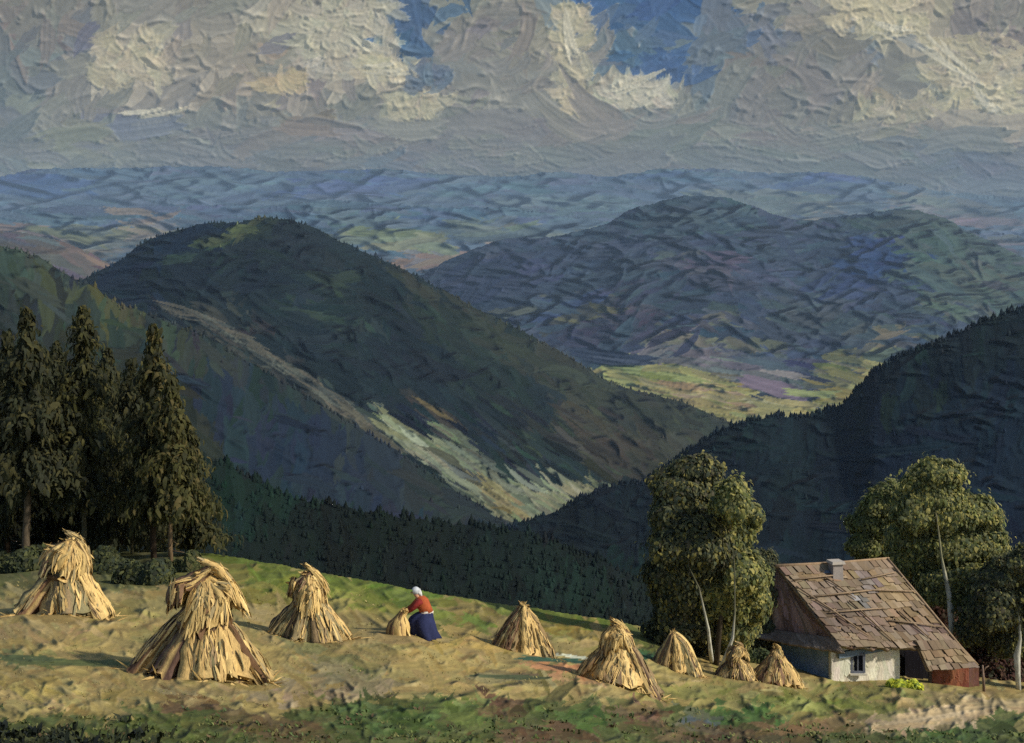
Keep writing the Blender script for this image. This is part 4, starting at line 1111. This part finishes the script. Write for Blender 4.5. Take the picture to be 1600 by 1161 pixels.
conifer(300, 882, 670, 66, 49, "short conifer at the right end of the row", 61, CD + CO, clear=0.1)

def bush_px(name, px, py, rx, ry, Dp, pal, label, cat, seed, dab=0.17):
    r = np.random.default_rng(seed)
    b = P(px, py, Dp); b.z = ground_z(b.x, b.y)
    o_ = MB(); s = Dp / F
    n = int(rx * ry * 2.6 + 90)
    d = r.normal(size=(n, 3)); d[:, 2] = np.abs(d[:, 2]); d /= np.linalg.norm(d, axis=1, keepdims=True)
    rad = r.uniform(0.4, 1, n) ** 0.5 * (1 + 0.25 * np.sin(d[:, 0] * 5 + px))
    C = d * rad[:, None] * np.array([rx * s, rx * s * 0.8, ry * s]); 
    for i in range(n): C[i, 2] += ground_z(b.x + C[i, 0], b.y + C[i, 1]) - b.z
    dabs(o_, C, d + r.normal(0, .4, (n, 3)), dab, r, pal)
    o = o_.build("bush" if name is None else name, M_leaf)
    o.location = b
    return tag(o, label, cat)
bush_px("shrub", 24, 892, 60, 34, 44, CD + CO[:3], "dark shrub under the conifer with the thick bare trunk", "shrub", 70)
bush_px("shrub", 172, 898, 44, 36, 42, CD + CO[:3], "dark shrub in the gap just right of the broad shock", "shrub", 71)
bush_px("shrub", 232, 908, 46, 34, 38, CD + CO[:2], "dark shrub directly behind the largest shock's left side", "shrub", 72)
bush_px("shrub", 296, 892, 30, 26, 42, CO, "olive shrub at the foot of the last conifer before the meadow", "shrub", 73)
bush_px("shrub", 1085, 1036, 34, 22, 48, OD + [(56, 34, 34)], "dark undergrowth beneath the birches, left of the pale split trunk", "shrub", 74)
bush_px("shrub", 1180, 1046, 26, 22, 48, OD, "dark undergrowth between the two smallest shocks", "shrub", 75)
bush_px("flowering_bush", 1412, 1075, 26, 12, 45, [(130, 132, 48), (146, 144, 54), (112, 118, 50), (90, 100, 50)], "bright yellow flowering bush before the cottage door", "bush", 76, 0.2)

# ------------------------------------------------------------------ COTTAGE
GB = P(1360, 1066, 48); GB.z = ground_z(GB.x, GB.y)
house = empty("cottage", GB, "old cottage with a steep shingled roof, a white front and an end wall tinted with bluish shade", "cottage")
def hp(px, py, D): return P(px, py, D) - GB
def panel(name, c00, c10, c11, c01, nu, nv, cover, strokes, mat, relief=1.0, thick=0.12, parent=house, sag=0.0, seed=1, gain=1.0, edgej=0.0):
    """a slab on four corners (00 top left, 10 top right, 11 bottom right, 01 bottom left) with a relief surface and real thickness"""
    c00, c10, c11, c01 = [np.array(c) for c in (c00, c10, c11, c01)]
    ch = Chart(0, nu, 0, nv, 1.0, cover, seed)
    strokes(ch)
    a, b = np.meshgrid(np.linspace(0, 1, ch.W), np.linspace(0, 1, ch.H))
    r = np.random.default_rng(seed)
    P3 = (c00 * (1 - a[..., None]) + c10 * a[..., None]) * (1 - b[..., None]) + (c01 * (1 - a[..., None]) + c11 * a[..., None]) * b[..., None]
    n = np.cross(c10 - c00, c01 - c00); n /= np.linalg.norm(n)
    if np.dot(n, -np.array(GB + Vector(c00))) < 0: n = -n
    P3[..., 2] -= sag * np.sin(a * math.pi) * (1 - 0.5 * b)
    if edgej:
        jj = np.interp(np.arange(ch.W), np.arange(0, ch.W + 6, 5), r.normal(0, edgej, len(np.arange(0, ch.W + 6, 5))))
        dv_ = (c01 - c00) / np.linalg.norm(c01 - c00)
        P3 += dv_ * (jj[None, :] * np.clip((b - 0.85) / 0.15, 0, 1))[..., None]
    h = (ch.h - ch.h.mean()) * 0.028 * relief
    edge = np.minimum(np.minimum(a, 1 - a) * ch.W, np.minimum(b, 1 - b) * ch.H)
    top = P3 + n * (h)[..., None]
    bot = P3 - n * thick
    H, W = ch.H, ch.W
    f = grid_faces(H, W)[:, ::-1]
    V = np.concatenate([top.reshape(-1, 3), bot.reshape(-1, 3)])
    o = H * W
    def rim(idx):
        return [[idx[i], idx[i + 1], idx[i + 1] + o, idx[i] + o] for i in range(len(idx) - 1)]
    R = rim([j for j in range(W)]) + rim([(H - 1) * W + j for j in range(W)][::-1]) + rim([i * W for i in range(H)][::-1]) + rim([i * W + W - 1 for i in range(H)])
    C = np.concatenate([(lin(ch.c) * gain).reshape(-1, 3)] * 2)
    ob = mesh_np(name, V, [f, f[:, ::-1] + o, np.array(R)], C, mat, parent, smooth=True)
    return ob
no = lambda ch: None
# corners
R1, R2 = hp(1216, 886, 50.0), hp(1386, 873, 52.2)
E1, E2 = hp(1312, 1010, 47.0), hp(1499, 1012, 49.4)
covR = make_cover((124, 108, 88), [('e', (60, 10, 70, 8), (132, 112, 86)), ('e', (110, 30, 20, 20), (116, 106, 100)), ('e', (140, 50, 40, 20), (134, 116, 86)),
                                   ('e', (70, 60, 24, 7), (120, 116, 112)), ('e', (40, 40, 26, 20), (122, 108, 92)), ('e', (90, 90, 60, 20), (116, 100, 84)), ('e', (20, 80, 30, 20), (104, 90, 78)), ('e', (130, 90, 40, 20), (128, 108, 82)), ('e', (70, 110, 90, 6), (104, 90, 78))], 5, 4)
def stR(ch):
    W, H = ch.W, ch.H
    for row in range(9):
        v = (row + 0.5) * H / 9
        for k in range(22):
            u = (k + rr.random()) * W / 22
            c = ch.cover(np.array([u]), np.array([v]))[0] + rr.normal(0, 9) + rr.normal(0, 3, 3)
            ch.stroke(u, v + rr.normal(0, 1.5), rr.uniform(9, 19), H / 9 * 1.15, rr.normal(0.0, 0.10), c, rr.uniform(0.6, 1.3), 0.2, 0.5, 0.95)
    for row in range(1, 9):
        v = row * H / 9
        for k in range(7):
            if rr.random() < 0.75: ch.stroke(rr.uniform(0, W), v + rr.normal(0, 1.2), rr.uniform(18, 50), 3.4, rr.normal(-0.03, 0.05), np.array((138, 118, 94)) + rr.normal(0, 9), 1.7, 0.8, 0.2)
roof = panel("roof", R1, R2, E2, E1, 170, 150, covR, stR, M_roof, 2.6, 0.16, sag=0.12, seed=5, edgej=0.06)
def shingle_mesh(name, c00, c10, c11, c01, rows, cols, cov, nu, nv, seed):
    r = np.random.default_rng(seed)
    c00, c10, c11, c01 = [Vector(c) for c in (c00, c10, c11, c01)]
    nn = (c10 - c00).cross(c01 - c00).normalized()
    if nn.y > 0: nn = -nn
    mb = MB()
    Q = lambda a, b: (c00.lerp(c10, a)).lerp(c01.lerp(c11, a), b)
    for i in range(rows):
        b0 = i / rows; b1 = b0 + 1.32 / rows
        for j in range(cols + 1):
            a0 = (j - (0.5 if i % 2 else 0.0) + r.normal(0, .12)) / cols; a1 = a0 + r.uniform(0.8, 1.12) / cols
            a0, a1 = max(a0, 0), min(a1, 1.003)
            if a1 - a0 < 0.2 / cols or r.random() < 0.05: continue
            bb0 = max(0, b0 + r.normal(0, .10) / rows); bb1 = min(b1 + r.normal(0, .14) / rows, 1.012 + .012 * r.random())
            sk = r.normal(0, .06) / cols
            l0 = 0.03; l1 = r.uniform(0.06, 0.11)
            p = [Q(a0, bb0) + nn * l0, Q(a1, bb0) + nn * l0, Q(a1 + sk, bb1 + r.normal(0, .04) / rows) + nn * l1, Q(a0 + sk, bb1 + r.normal(0, .04) / rows) + nn * l1]
            sg = -Vector((0, 0, 0.0)) + nn * (-0.035)
            V = [list(q) for q in p] + [list(q + sg) for q in p]
            c = cov(np.array([a0 * nu]), np.array([bb0 * nv]))[0] + np.array((0, 0, 0)) + r.normal(0, 9) + r.normal(0, 1.6, 3)
            mb.add(V, np.array([[0, 3, 2, 1], [4, 5, 6, 7], [3, 7, 6, 2], [0, 4, 7, 3], [1, 2, 6, 5], [0, 1, 5, 4]]), lin(np.clip(c, 5, 250)))
    return mb.build(name, M_roof, house, smooth=False)
shingle_mesh("shingles", R1, R2, E2, E1, 11, 17, covR, 170, 150, 301)
# catslide over the shed at the right, continuing the slope further down
C1 = hp(1432, 1000, 47.75); 
E2b = hp(1528, 1042, 49.2); E1b = hp(1450, 1047, 48.3)
panel("shed_roof", hp(1430, 1001, 48.55), hp(1491, 1000, 49.3), E2b, E1b, 70, 70, make_cover((118, 102, 84), [('e', (40, 40, 24, 20), (128, 110, 86))], 6, 4),
      lambda ch: [ch.stroke(rr.uniform(0, 70), rr.uniform(0, 70), rr.uniform(14, 34), 7, rr.normal(0, 0.15), np.array((122, 105, 86)) + rr.normal(0, 9), 1.2, 0.4) for _ in range(110)], M_roof, 1.4, 0.14, seed=6, edgej=0.05)
shingle_mesh("shingles", hp(1430, 1001, 48.55) + Vector((0, -.05, .03)), hp(1491, 1000, 49.3) + Vector((0, -.05, .03)), E2b, E1b, 4, 7, covR, 40, 30, 302)
# boarded left end under the roof, in shade
E0 = hp(1196, 994, 50.2)
mbg = MB()
covBd = make_cover((108, 88, 80), [], 6, 3)
panel("gable_boards", R1 + Vector((-0.06, .12, -.12)), R1 + Vector((0.14, -.06, -.2)), hp(1316, 1004, 47.35) + Vector((0, 0.12, 0)), E0 + Vector((0, 0, .12)), 60, 90, covBd,
      lambda ch: [ch.stroke(u, rr.uniform(0, 90), rr.uniform(30, 60), 6, 1.57 + rr.normal(0, 0.04), np.array((134, 112, 102)) + rr.normal(0, 13) + rr.normal(0, 3, 3), 1.2, 0.1) for u in np.tile(np.arange(0, 62, 4.0), 5)], M_wood, 1.3, 0.1, seed=7)
# pent roof along the foot of the boarded end
panel("pent_roof", hp(1196, 984, 50.2) + Vector((0, .1, .06)), hp(1306, 997, 47.2), hp(1318, 1019, 46.6), hp(1180, 996, 49.6), 110, 26, make_cover((116, 104, 90), [], 6, 3),
      lambda ch: [ch.stroke(rr.uniform(0, 110), rr.uniform(0, 26), rr.uniform(12, 26), 6, 0.9 + rr.normal(0, 0.2), np.array((118, 104, 90)) + rr.normal(0, 9), 1.1, 0.3) for _ in range(110)], M_roof, 1.3, 0.1, seed=8, edgej=0.04)
# ridge boards
mb = MB(); tube(mb, [R1 + Vector((-.12, 0, .03)), R1.lerp(R2, .3) + Vector((0, 0, .0)), R1.lerp(R2, .6) + Vector((0, 0, -.0)), R2 + Vector((.08, 0, .03))], [.09, .08, .07, .07], lin((150, 126, 98)), r9, 7, .2)
mb.build("ridge_board", M_wood, house)
# edge board down the right verge
mb = MB(); tube(mb, [R2 + Vector((0, -.05, .05)), R2.lerp(E2, .4) + Vector((.02, -.05, .05)), E2 + Vector((.03, -.08, .06)), E2b + Vector((0, -.02, .08))], [.055, .05, .05, .045], lin((146, 124, 98)), r9, 6, .2)
mb.build("verge_board", M_wood, house)
# loose poles lying on the shingles
nrm = (R2 - R1).cross(E1 - R1).normalized()
if nrm.y > 0: nrm = -nrm
def rp(a, b_): return (R1.lerp(R2, a)).lerp(E1.lerp(E2, a), b_) + nrm * 0.15
for (a1, b1, a2, b2) in [(0.02, .20, .5, .17), (.05, .42, .75, .36), (.45, .36, .98, .40), (.1, .62, .6, .58), (.3, .18, .42, .46), (.35, .48, .45, .96), (.55, .72, .98, .80), (.6, .24, .95, .18), (.0, .28, .28, .90), (.7, .62, .78, .92)]:
    mb = MB(); tube(mb, [rp(a1, b1), rp((a1 + a2) / 2, (b1 + b2) / 2) + Vector((0, 0, .02)), rp(a2, b2)], [.035, .04, .025], lin((142, 122, 98)), r9, 6, .2)
    mb.build("roof_pole", M_wood, house)
# chimney
ck = hp(1303, 896, 50.6)
def boxm(mb, c, s, col, taper=1.0, rot=0.0):
    V = []
    for z in (-1, 1):
        for x, y in ((-1, -1), (1, -1), (1, 1), (-1, 1)):
            k = taper if z > 0 else 1
            X, Y = x * s[0] * k, y * s[1] * k
            V.append((c[0] + X * math.cos(rot) - Y * math.sin(rot), c[1] + X * math.sin(rot) + Y * math.cos(rot), c[2] + z * s[2]))
    mb.add(V, np.array([[0, 3, 2, 1], [4, 5, 6, 7], [0, 1, 5, 4], [1, 2, 6, 5], [2, 3, 7, 6], [3, 0, 4, 7]]), col)
mb = MB(); boxm(mb, ck + Vector((0.05, -.1, 0)), (.26, .26, .5), lin((150, 142, 136)), .92, .2)
chim = mb.build("chimney", M_wall, house, smooth=False)
mb = MB(); boxm(mb, ck + Vector((0.05, -.1, .56)), (.33, .33, .06), lin((172, 164, 152)), .9, .2); mb.build("chimney_cap", M_wall, chim, smooth=False)
mb = MB(); boxm(mb, ck + Vector((-.55, -.05, .12)), (.5, .2, .05), lin((92, 104, 118)), .5, .1)
mb.build("chimney_flashing", M_wall, house, smooth=False)
# walls
def zb(px, D): q = P(px, 1066, D); return ground_z(q.x, q.y) - GB.z - 0.35
def wall(name, pa, pb, topa, topb, cover_c, mat, seed, Da, Db, hole=None):
    A = hp(pa, topa, Da); B = hp(pb, topb, Db)
    A2 = A.copy(); A2.z = zb(pa, Da); B2 = B.copy(); B2.z = zb(pb, Db)
    nu = int(abs(pb - pa) * 1.3) + 12
    return panel(name, A, B, B2, A2, nu, 60, make_cover(cover_c, [], 5, 3),
                 lambda ch: [ch.stroke(rr.uniform(0, nu), rr.uniform(0, 60), rr.uniform(14, 40), 12, 1.57 + rr.normal(0, 0.5), np.array(cover_c) + rr.normal(0, 6) + rr.normal(0, 2, 3), 0.9, 0.3) for _ in range(90)], mat, 0.8, 0.2, seed=seed)
wall("end_wall", 1216, 1298, 996, 1006, (124, 144, 166), M_wall, 21, 50.2, 47.75)  # bluish shade of the sunless end is put into the wall colour
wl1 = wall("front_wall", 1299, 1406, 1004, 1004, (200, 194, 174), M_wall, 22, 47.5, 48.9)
# porch: recessed back wall, the opening's shade put into its near-black colour
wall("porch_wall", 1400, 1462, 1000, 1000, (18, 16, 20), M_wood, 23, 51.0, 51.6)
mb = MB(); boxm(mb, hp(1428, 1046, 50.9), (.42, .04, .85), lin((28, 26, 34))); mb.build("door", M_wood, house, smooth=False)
mb = MB(); boxm(mb, hp(1453, 1040, 49.2), (.06, .06, 1.0), lin((70, 60, 54))); mb.build("porch_post", M_wood, house, smooth=False)
# red shed front
wl2 = wall("shed_wall", 1456, 1514, 1040, 1040, (118, 70, 50), M_wood, 24, 49.3, 49.9)
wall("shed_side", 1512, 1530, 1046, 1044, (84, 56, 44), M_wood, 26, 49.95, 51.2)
# window
wc = hp(1340, 1036, 47.92)
wf = MB()
for dx, dz, sx, sz in [(-.27, 0, .05, .42), (.27, 0, .05, .42), (0, .39, .22, .05), (0, -.39, .22, .05), (0, 0, .022, .34)]:
    boxm(wf, wc + Vector((dx, 0, dz)), (sx, .05, sz), lin((104, 108, 118)))
wf.build("window", M_wood, house, smooth=False)
win = bpy.data.objects["window"]
mb = MB(); boxm(mb, wc + Vector((0, .045, 0)), (.22, .01, .34), lin((30, 32, 42))); mb.build("pane", M_wood, win, smooth=False)
mb = MB(); boxm(mb, wc + Vector((.0, -.06, -.47)), (.36, .10, .03), lin((196, 190, 172))); mb.build("sill", M_wall, win, smooth=False)
# blue-grey strip across the top of the white wall
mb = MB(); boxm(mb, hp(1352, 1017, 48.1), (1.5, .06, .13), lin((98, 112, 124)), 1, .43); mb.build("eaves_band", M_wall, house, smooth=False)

# ------------------------------------------------------------------ PERSON and sheaf
WB = Gp(662, 996)
person = empty("person", WB, "woman in a white headscarf, orange blouse and blue skirt crouching to bind a sheaf", "person")
def skinned(name, chains, mat, col, parent, sub=1):
    """chains: lists of ((x,y,z), radius); the first vertex of the first chain is the root; later chains start at an index of the built list"""
    verts, edges, rads = [], [], []
    for start, ch_ in chains:
        prev = start
        for p_, rd in ch_:
            verts.append(p_); rads.append(rd)
            i = len(verts) - 1
            if prev is not None: edges.append((prev, i))
            prev = i
    me = bpy.data.meshes.new(name)
    me.from_pydata(verts, edges, [])
    o = bpy.data.objects.new(name, me); COL.objects.link(o); o.parent = parent
    sk = o.modifiers.new("Skin", 'SKIN')
    for i, rd in enumerate(rads):
        me.skin_vertices[0].data[i].radius = (rd, rd) if not isinstance(rd, tuple) else rd
    me.skin_vertices[0].data[0].use_root = True
    ss = o.modifiers.new("Sub", 'SUBSURF'); ss.levels = sub; ss.render_levels = sub
    dg = bpy.context.evaluated_depsgraph_get(); dg.update()
    em = bpy.data.meshes.new_from_object(o.evaluated_get(dg))
    o.modifiers.clear()
    o.data = em
    a = em.color_attributes.get("Col") or em.color_attributes.new("Col", 'FLOAT_COLOR', 'POINT')
    c4 = np.tile(list(col) + [1.0], (len(em.vertices), 1)).astype(np.float32)
    a.data.foreach_set("color", c4.ravel())
    em.materials.clear(); em.materials.append(mat)
    for p_ in em.polygons: p_.use_smooth = True
    return o
SK = lin((190, 140, 108))
# indices: 0 pelvis 1 spine 2 chest 3 neck 4 head 5 crown
body = [(None, [((0.06, 0, .60), .14), ((.02, 0, .78), .12), ((-.07, 0, .96), .11), ((-.155, 0, 1.09), .052), ((-.20, 0, 1.18), .085), ((-.215, 0, 1.27), .08)])]
n0 = 6
for sy in (-1, 1):
    body.append((2, [((-.10, sy * .16, 1.0), .055), ((-.27, sy * .19, .80), .040), ((-.43, sy * .10, .68), .028), ((-.50, sy * .075, .645), .026)]))
    ib = n0 + 3
    n0 += 4
    for q in range(4):
        dy = (q - 1.5) * 0.018
        L = [.9, 1.0, .95, .75][q]
        body.append((ib, [((-.525, sy * .075 + dy, .640), .0095), ((-.525 - .035 * L, sy * .072 + dy, .622), .009), ((-.535 - .04 * L, sy * .068 + dy, .590), .008)]))
        n0 += 3
    body.append((ib - 0, [((-.50, sy * .045, .63), .010), ((-.53, sy * .03, .605), .009)])); n0 += 2
for sy in (-1, 1):
    body.append((0, [((.04, sy * .09, .54), .085), ((-.22, sy * .11, .40), .055), ((-.02, sy * .12, .12), .042), ((.02, sy * .12, .05), .04), ((-.13, sy * .13, .03), .032)]))
skinned("body", body, M_skin, SK, person, 1)
# face details
mb = MB()
def ball(mb, c, s, col, n1=7, n2=10):
    th = np.linspace(0, math.pi, n1); ph = np.arange(n2) / n2 * 6.283
    V = np.array([[c[0] + s[0] * math.sin(t_) * math.cos(p_), c[1] + s[1] * math.sin(t_) * math.sin(p_), c[2] + s[2] * math.cos(t_)] for t_ in th for p_ in ph])
    mb.add(V, grid_faces(n1, n2, True), col)
ball(mb, (-.295, 0, 1.19), (.022, .014, .02), SK); mb.build("nose", M_skin, person)
for sy in (-1, 1):
    mb = MB(); ball(mb, (-.283, sy * .034, 1.215), (.009, .012, .008), lin((30, 24, 20))); mb.build("eye", M_skin, person)
mb = MB(); ball(mb, (-.284, 0, 1.15), (.008, .024, .007), lin((140, 70, 60))); mb.build("mouth", M_skin, person)
def lathe(mb, rings, col, n=28, wob=0.05, r=r9, cols=None):
    V = []; C = []
    w = r.normal(0, wob, n)
    for i, (cx_, cy_, cz_, rx, ry) in enumerate(rings):
        w = w * 0.9 + r.normal(0, wob * 0.4, n)
        for q in range(n):
            a = q / n * 6.283
            k = 1 + w[q] * (i / len(rings) + .2)
            V.append((cx_ + math.cos(a) * rx * k, cy_ + math.sin(a) * ry * k, cz_))
            C.append(np.array(col) * (0.85 + 0.3 * r.random()))
    mb.add(V, grid_faces(len(rings), n, True), np.array(C))
mb = MB(); lathe(mb, [(.05, 0, .70, .125, .15), (.01, 0, .64, .21, .21), (-.05, 0, .54, .29, .26), (-.06, 0, .40, .34, .30), (-.01, 0, .22, .34, .31), (.04, 0, .04, .34, .31), (.04, 0, .0, .32, .29)], lin((40, 46, 78)), wob=.16)
mb.build("skirt", M_cloth, person)
mb = MB()
def lofted(mb, pts, rads, col, n=18, wob=.05):
    tube(mb, pts, rads, col, r9, n, wob)
lofted(mb, [(.07, 0, .66), (.02, 0, .80), (-.05, 0, .93), (-.10, 0, 1.02), (-.145, 0, 1.075)], [.165, .155, .175, .15, .07], lin((160, 82, 48)))
mb.build("blouse", M_cloth, person)
for sy in (-1, 1):
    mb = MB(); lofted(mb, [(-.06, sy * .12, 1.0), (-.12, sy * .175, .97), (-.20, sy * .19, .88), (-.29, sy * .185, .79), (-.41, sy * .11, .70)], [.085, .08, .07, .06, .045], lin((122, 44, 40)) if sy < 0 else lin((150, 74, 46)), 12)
    mb.build("sleeve", M_cloth, person)
mb = MB()
ball(mb, (-.19, 0, 1.24), (.105, .098, .11), lin((184, 188, 190)), 9, 14)
tube(mb, [(-.16, 0, 1.24), (-.09, 0, 1.17), (-.04, 0, 1.08)], [.09, .055, .015], lin((200, 202, 200)), r9, 8)
hs = mb.build("headscarf", M_cloth, person)
# open the face side of the scarf
bm = bmesh.new(); bm.from_mesh(hs.data)
bmesh.ops.delete(bm, geom=[f for f in bm.faces if f.calc_center_median().x < -.255 and f.calc_center_median().z < 1.262], context='FACES')
bm.to_mesh(hs.data); bm.free()
mb = MB(); lathe(mb, [(.05, 0, .73, .14, .158), (.05, 0, .69, .15, .168), (.045, 0, .665, .155, .172)], lin((206, 200, 188)), 20, .02); mb.build("apron_band", M_cloth, person)
mb = MB(); tube(mb, [(.14, 0, .72), (.19, 0, .68), (.21, 0, .62)], [.035, .05, .02], lin((210, 204, 192)), r9, 8); mb.build("apron_knot", M_cloth, person)
for sy in (-1, 1):
    mb = MB(); ball(mb, (.16 if sy < 0 else -.12, sy * .12, .04), (.13, .05, .05), lin((150, 130, 90))); mb.build("shoe", M_cloth, person)

r5 = np.random.default_rng(99)
SB = Gp(622, 991)
sheafo = empty("straw_sheaf", SB, "low round straw sheaf that the crouching woman is holding", "sheaf")
person.scale = (1.12, 1.12, 1.0)
k_ = m_at(622, 991, 1)
mb = MB()
for q in range(7):
    a = q / 7 * 6.283
    bundle(mb, [(math.cos(a) * 12 * k_ , math.sin(a) * 10 * k_, -.06), (math.cos(a) * 11 * k_ , math.sin(a) * 10 * k_, 14 * k_), (math.cos(a) * 3 * k_ + 4 * k_, math.sin(a) * 3 * k_, 27 * k_), (9 * k_ + math.cos(a) * 3 * k_, math.sin(a) * 3 * k_, 37 * k_)], [9 * k_, 8 * k_, 5 * k_, 4 * k_], [6 * k_, 6 * k_, 4 * k_, 3 * k_], (math.cos(a), math.sin(a), .3), r5, 14, 8, dark=0.2)
mb.build("stalks", M_straw, sheafo)
mb = MB()
bundle(mb, [(8 * k_, 0, 33 * k_), (12 * k_, -.05, 22 * k_), (14 * k_, -.08, 10 * k_), (19 * k_, -.08, -.03)], [3 * k_, 3.5 * k_, 4 * k_, 6 * k_], [2 * k_] * 4, (1, 0, .2), r5, 10, 8, dark=0.05)
mb.build("loose_straw", M_straw, sheafo)

# ------------------------------------------------------------------ grass and low plants in front
def tufts(name, n, region, pal, label, seed, Lp=(14, 26), wp=3.0, mask=None):
    r = np.random.default_rng(seed)
    us = r.uniform(region[0], region[1], n); vs = r.uniform(region[2], region[3], n)
    if mask is not None:
        kp = mask(us, vs, r); us, vs = us[kp], vs[kp]
    D_ = bilin(us, vs); n = len(us)
    b = np.stack([(us - 800) / F * D_, D_, -(vs - HZ) / F * D_], -1)
    pc = np.array([lin(c) for c in pal])[(r.integers(0, len(pal), n) + (us / 40).astype(int)) % len(pal)]
    mb = MB()
    nb = 7
    s = D_ / F
    for q in range(nb):
        L = r.uniform(*Lp, n) * s; w = wp * s * r.uniform(.6, 1.4, n)
        a = r.uniform(0, 6.283, n); l = r.uniform(.1, .7, n)
        d = np.stack([np.cos(a) * l, np.sin(a) * l, np.ones(n)], -1)
        side = np.stack([np.cos(a + 1.2), np.sin(a + 1.2) * .5, 0 * a], -1) * w[:, None]
        o_ = b + np.stack([r.normal(0, 5, n) * s, r.normal(0, 5, n) * s, -2.5 * s], -1)
        m_ = o_ + d * (L * .55)[:, None]; e = m_ + (d + np.stack([np.cos(a) * l, np.sin(a) * l, -.5 + 0 * a], -1)) * (L * .4)[:, None]
        V = np.stack([o_ - side * .6, o_ + side * .6, m_ + side, m_ - side, e], 1)
        idx = (np.arange(n) * 5)[:, None, None]
        C = np.repeat((pc * r.uniform(.7, 1.35, (n, 1)))[:, None], 5, 1).reshape(-1, 3)
        mb.add(V.reshape(-1, 3), [(np.array([[0, 1, 2, 3]])[None] + idx).reshape(-1, 4), (np.array([[3, 2, 4]])[None] + idx).reshape(-1, 3)], C)
    o = mb.build(name, M_grass)
    return tag(o, label, "grass", kind="stuff")
GR = [(86, 98, 52), (100, 108, 60), (72, 86, 48), (112, 112, 66), (80, 94, 56), (104, 86, 62), (66, 78, 50)]
tufts("meadow_grass", 2600, (-150, 1750, 1092, 1240), GR, "dark green and brown grass growing along the near bank", 201, (5, 11), 1.8, lambda u, v, r: (r.random(len(u)) < np.clip((v - 1098 - 14 * np.sin(u / 60) * np.sin(u / 23)) / 70, 0.02, 1) * (0.35 + 0.65 * (np.sin(u / 37 + v / 9) * np.sin(u / 17) > -0.1))) & ~((u > 1330) & (v < 1142) & (v > 1092)))
tufts("dark_grass", 900, (-150, 290, 1128, 1240), [(34, 42, 30), (44, 50, 34), (28, 34, 30), (56, 60, 36)], "darkest coarse grass in the bottom left corner", 202, (10, 24), 3.4, lambda u, v, r: r.random(len(u)) < np.clip((v - 1128 - 12 * np.sin(u / 19)) / 40 * (1 - u / 330), 0, .8))  # dark tufts stand in for the signature strokes of that corner
tufts("stubble", 1500, (-150, 1750, 900, 1100), [(150, 136, 90), (140, 126, 80), (116, 112, 66), (130, 122, 76)], "short straw stubble covering the mown field", 203, (3, 6), 0.9, lambda u, v, r: v > crG(u) + 25)

# ------------------------------------------------------------------ haze
hm = bpy.data.materials.new("haze_air"); hm.use_nodes = True
nt = hm.node_tree
for nd in list(nt.nodes): nt.nodes.remove(nd)
out = nt.nodes.new("ShaderNodeOutputMaterial"); pv = nt.nodes.new("ShaderNodeVolumePrincipled")
pv.inputs["Color"].default_value = (0.5, 0.72, 0.98, 1)
pv.inputs["Density"].default_value = 2.3e-5
pv.inputs["Anisotropy"].default_value = 0.0
nt.links.new(pv.outputs[0], out.inputs["Volume"])
mb = MB(); boxm(mb, (0, 13000, 640), (22000, 15000, 1290), (1, 1, 1))
hz = mb.build("haze", hm, smooth=False)
tag(hz, kind="stuff")
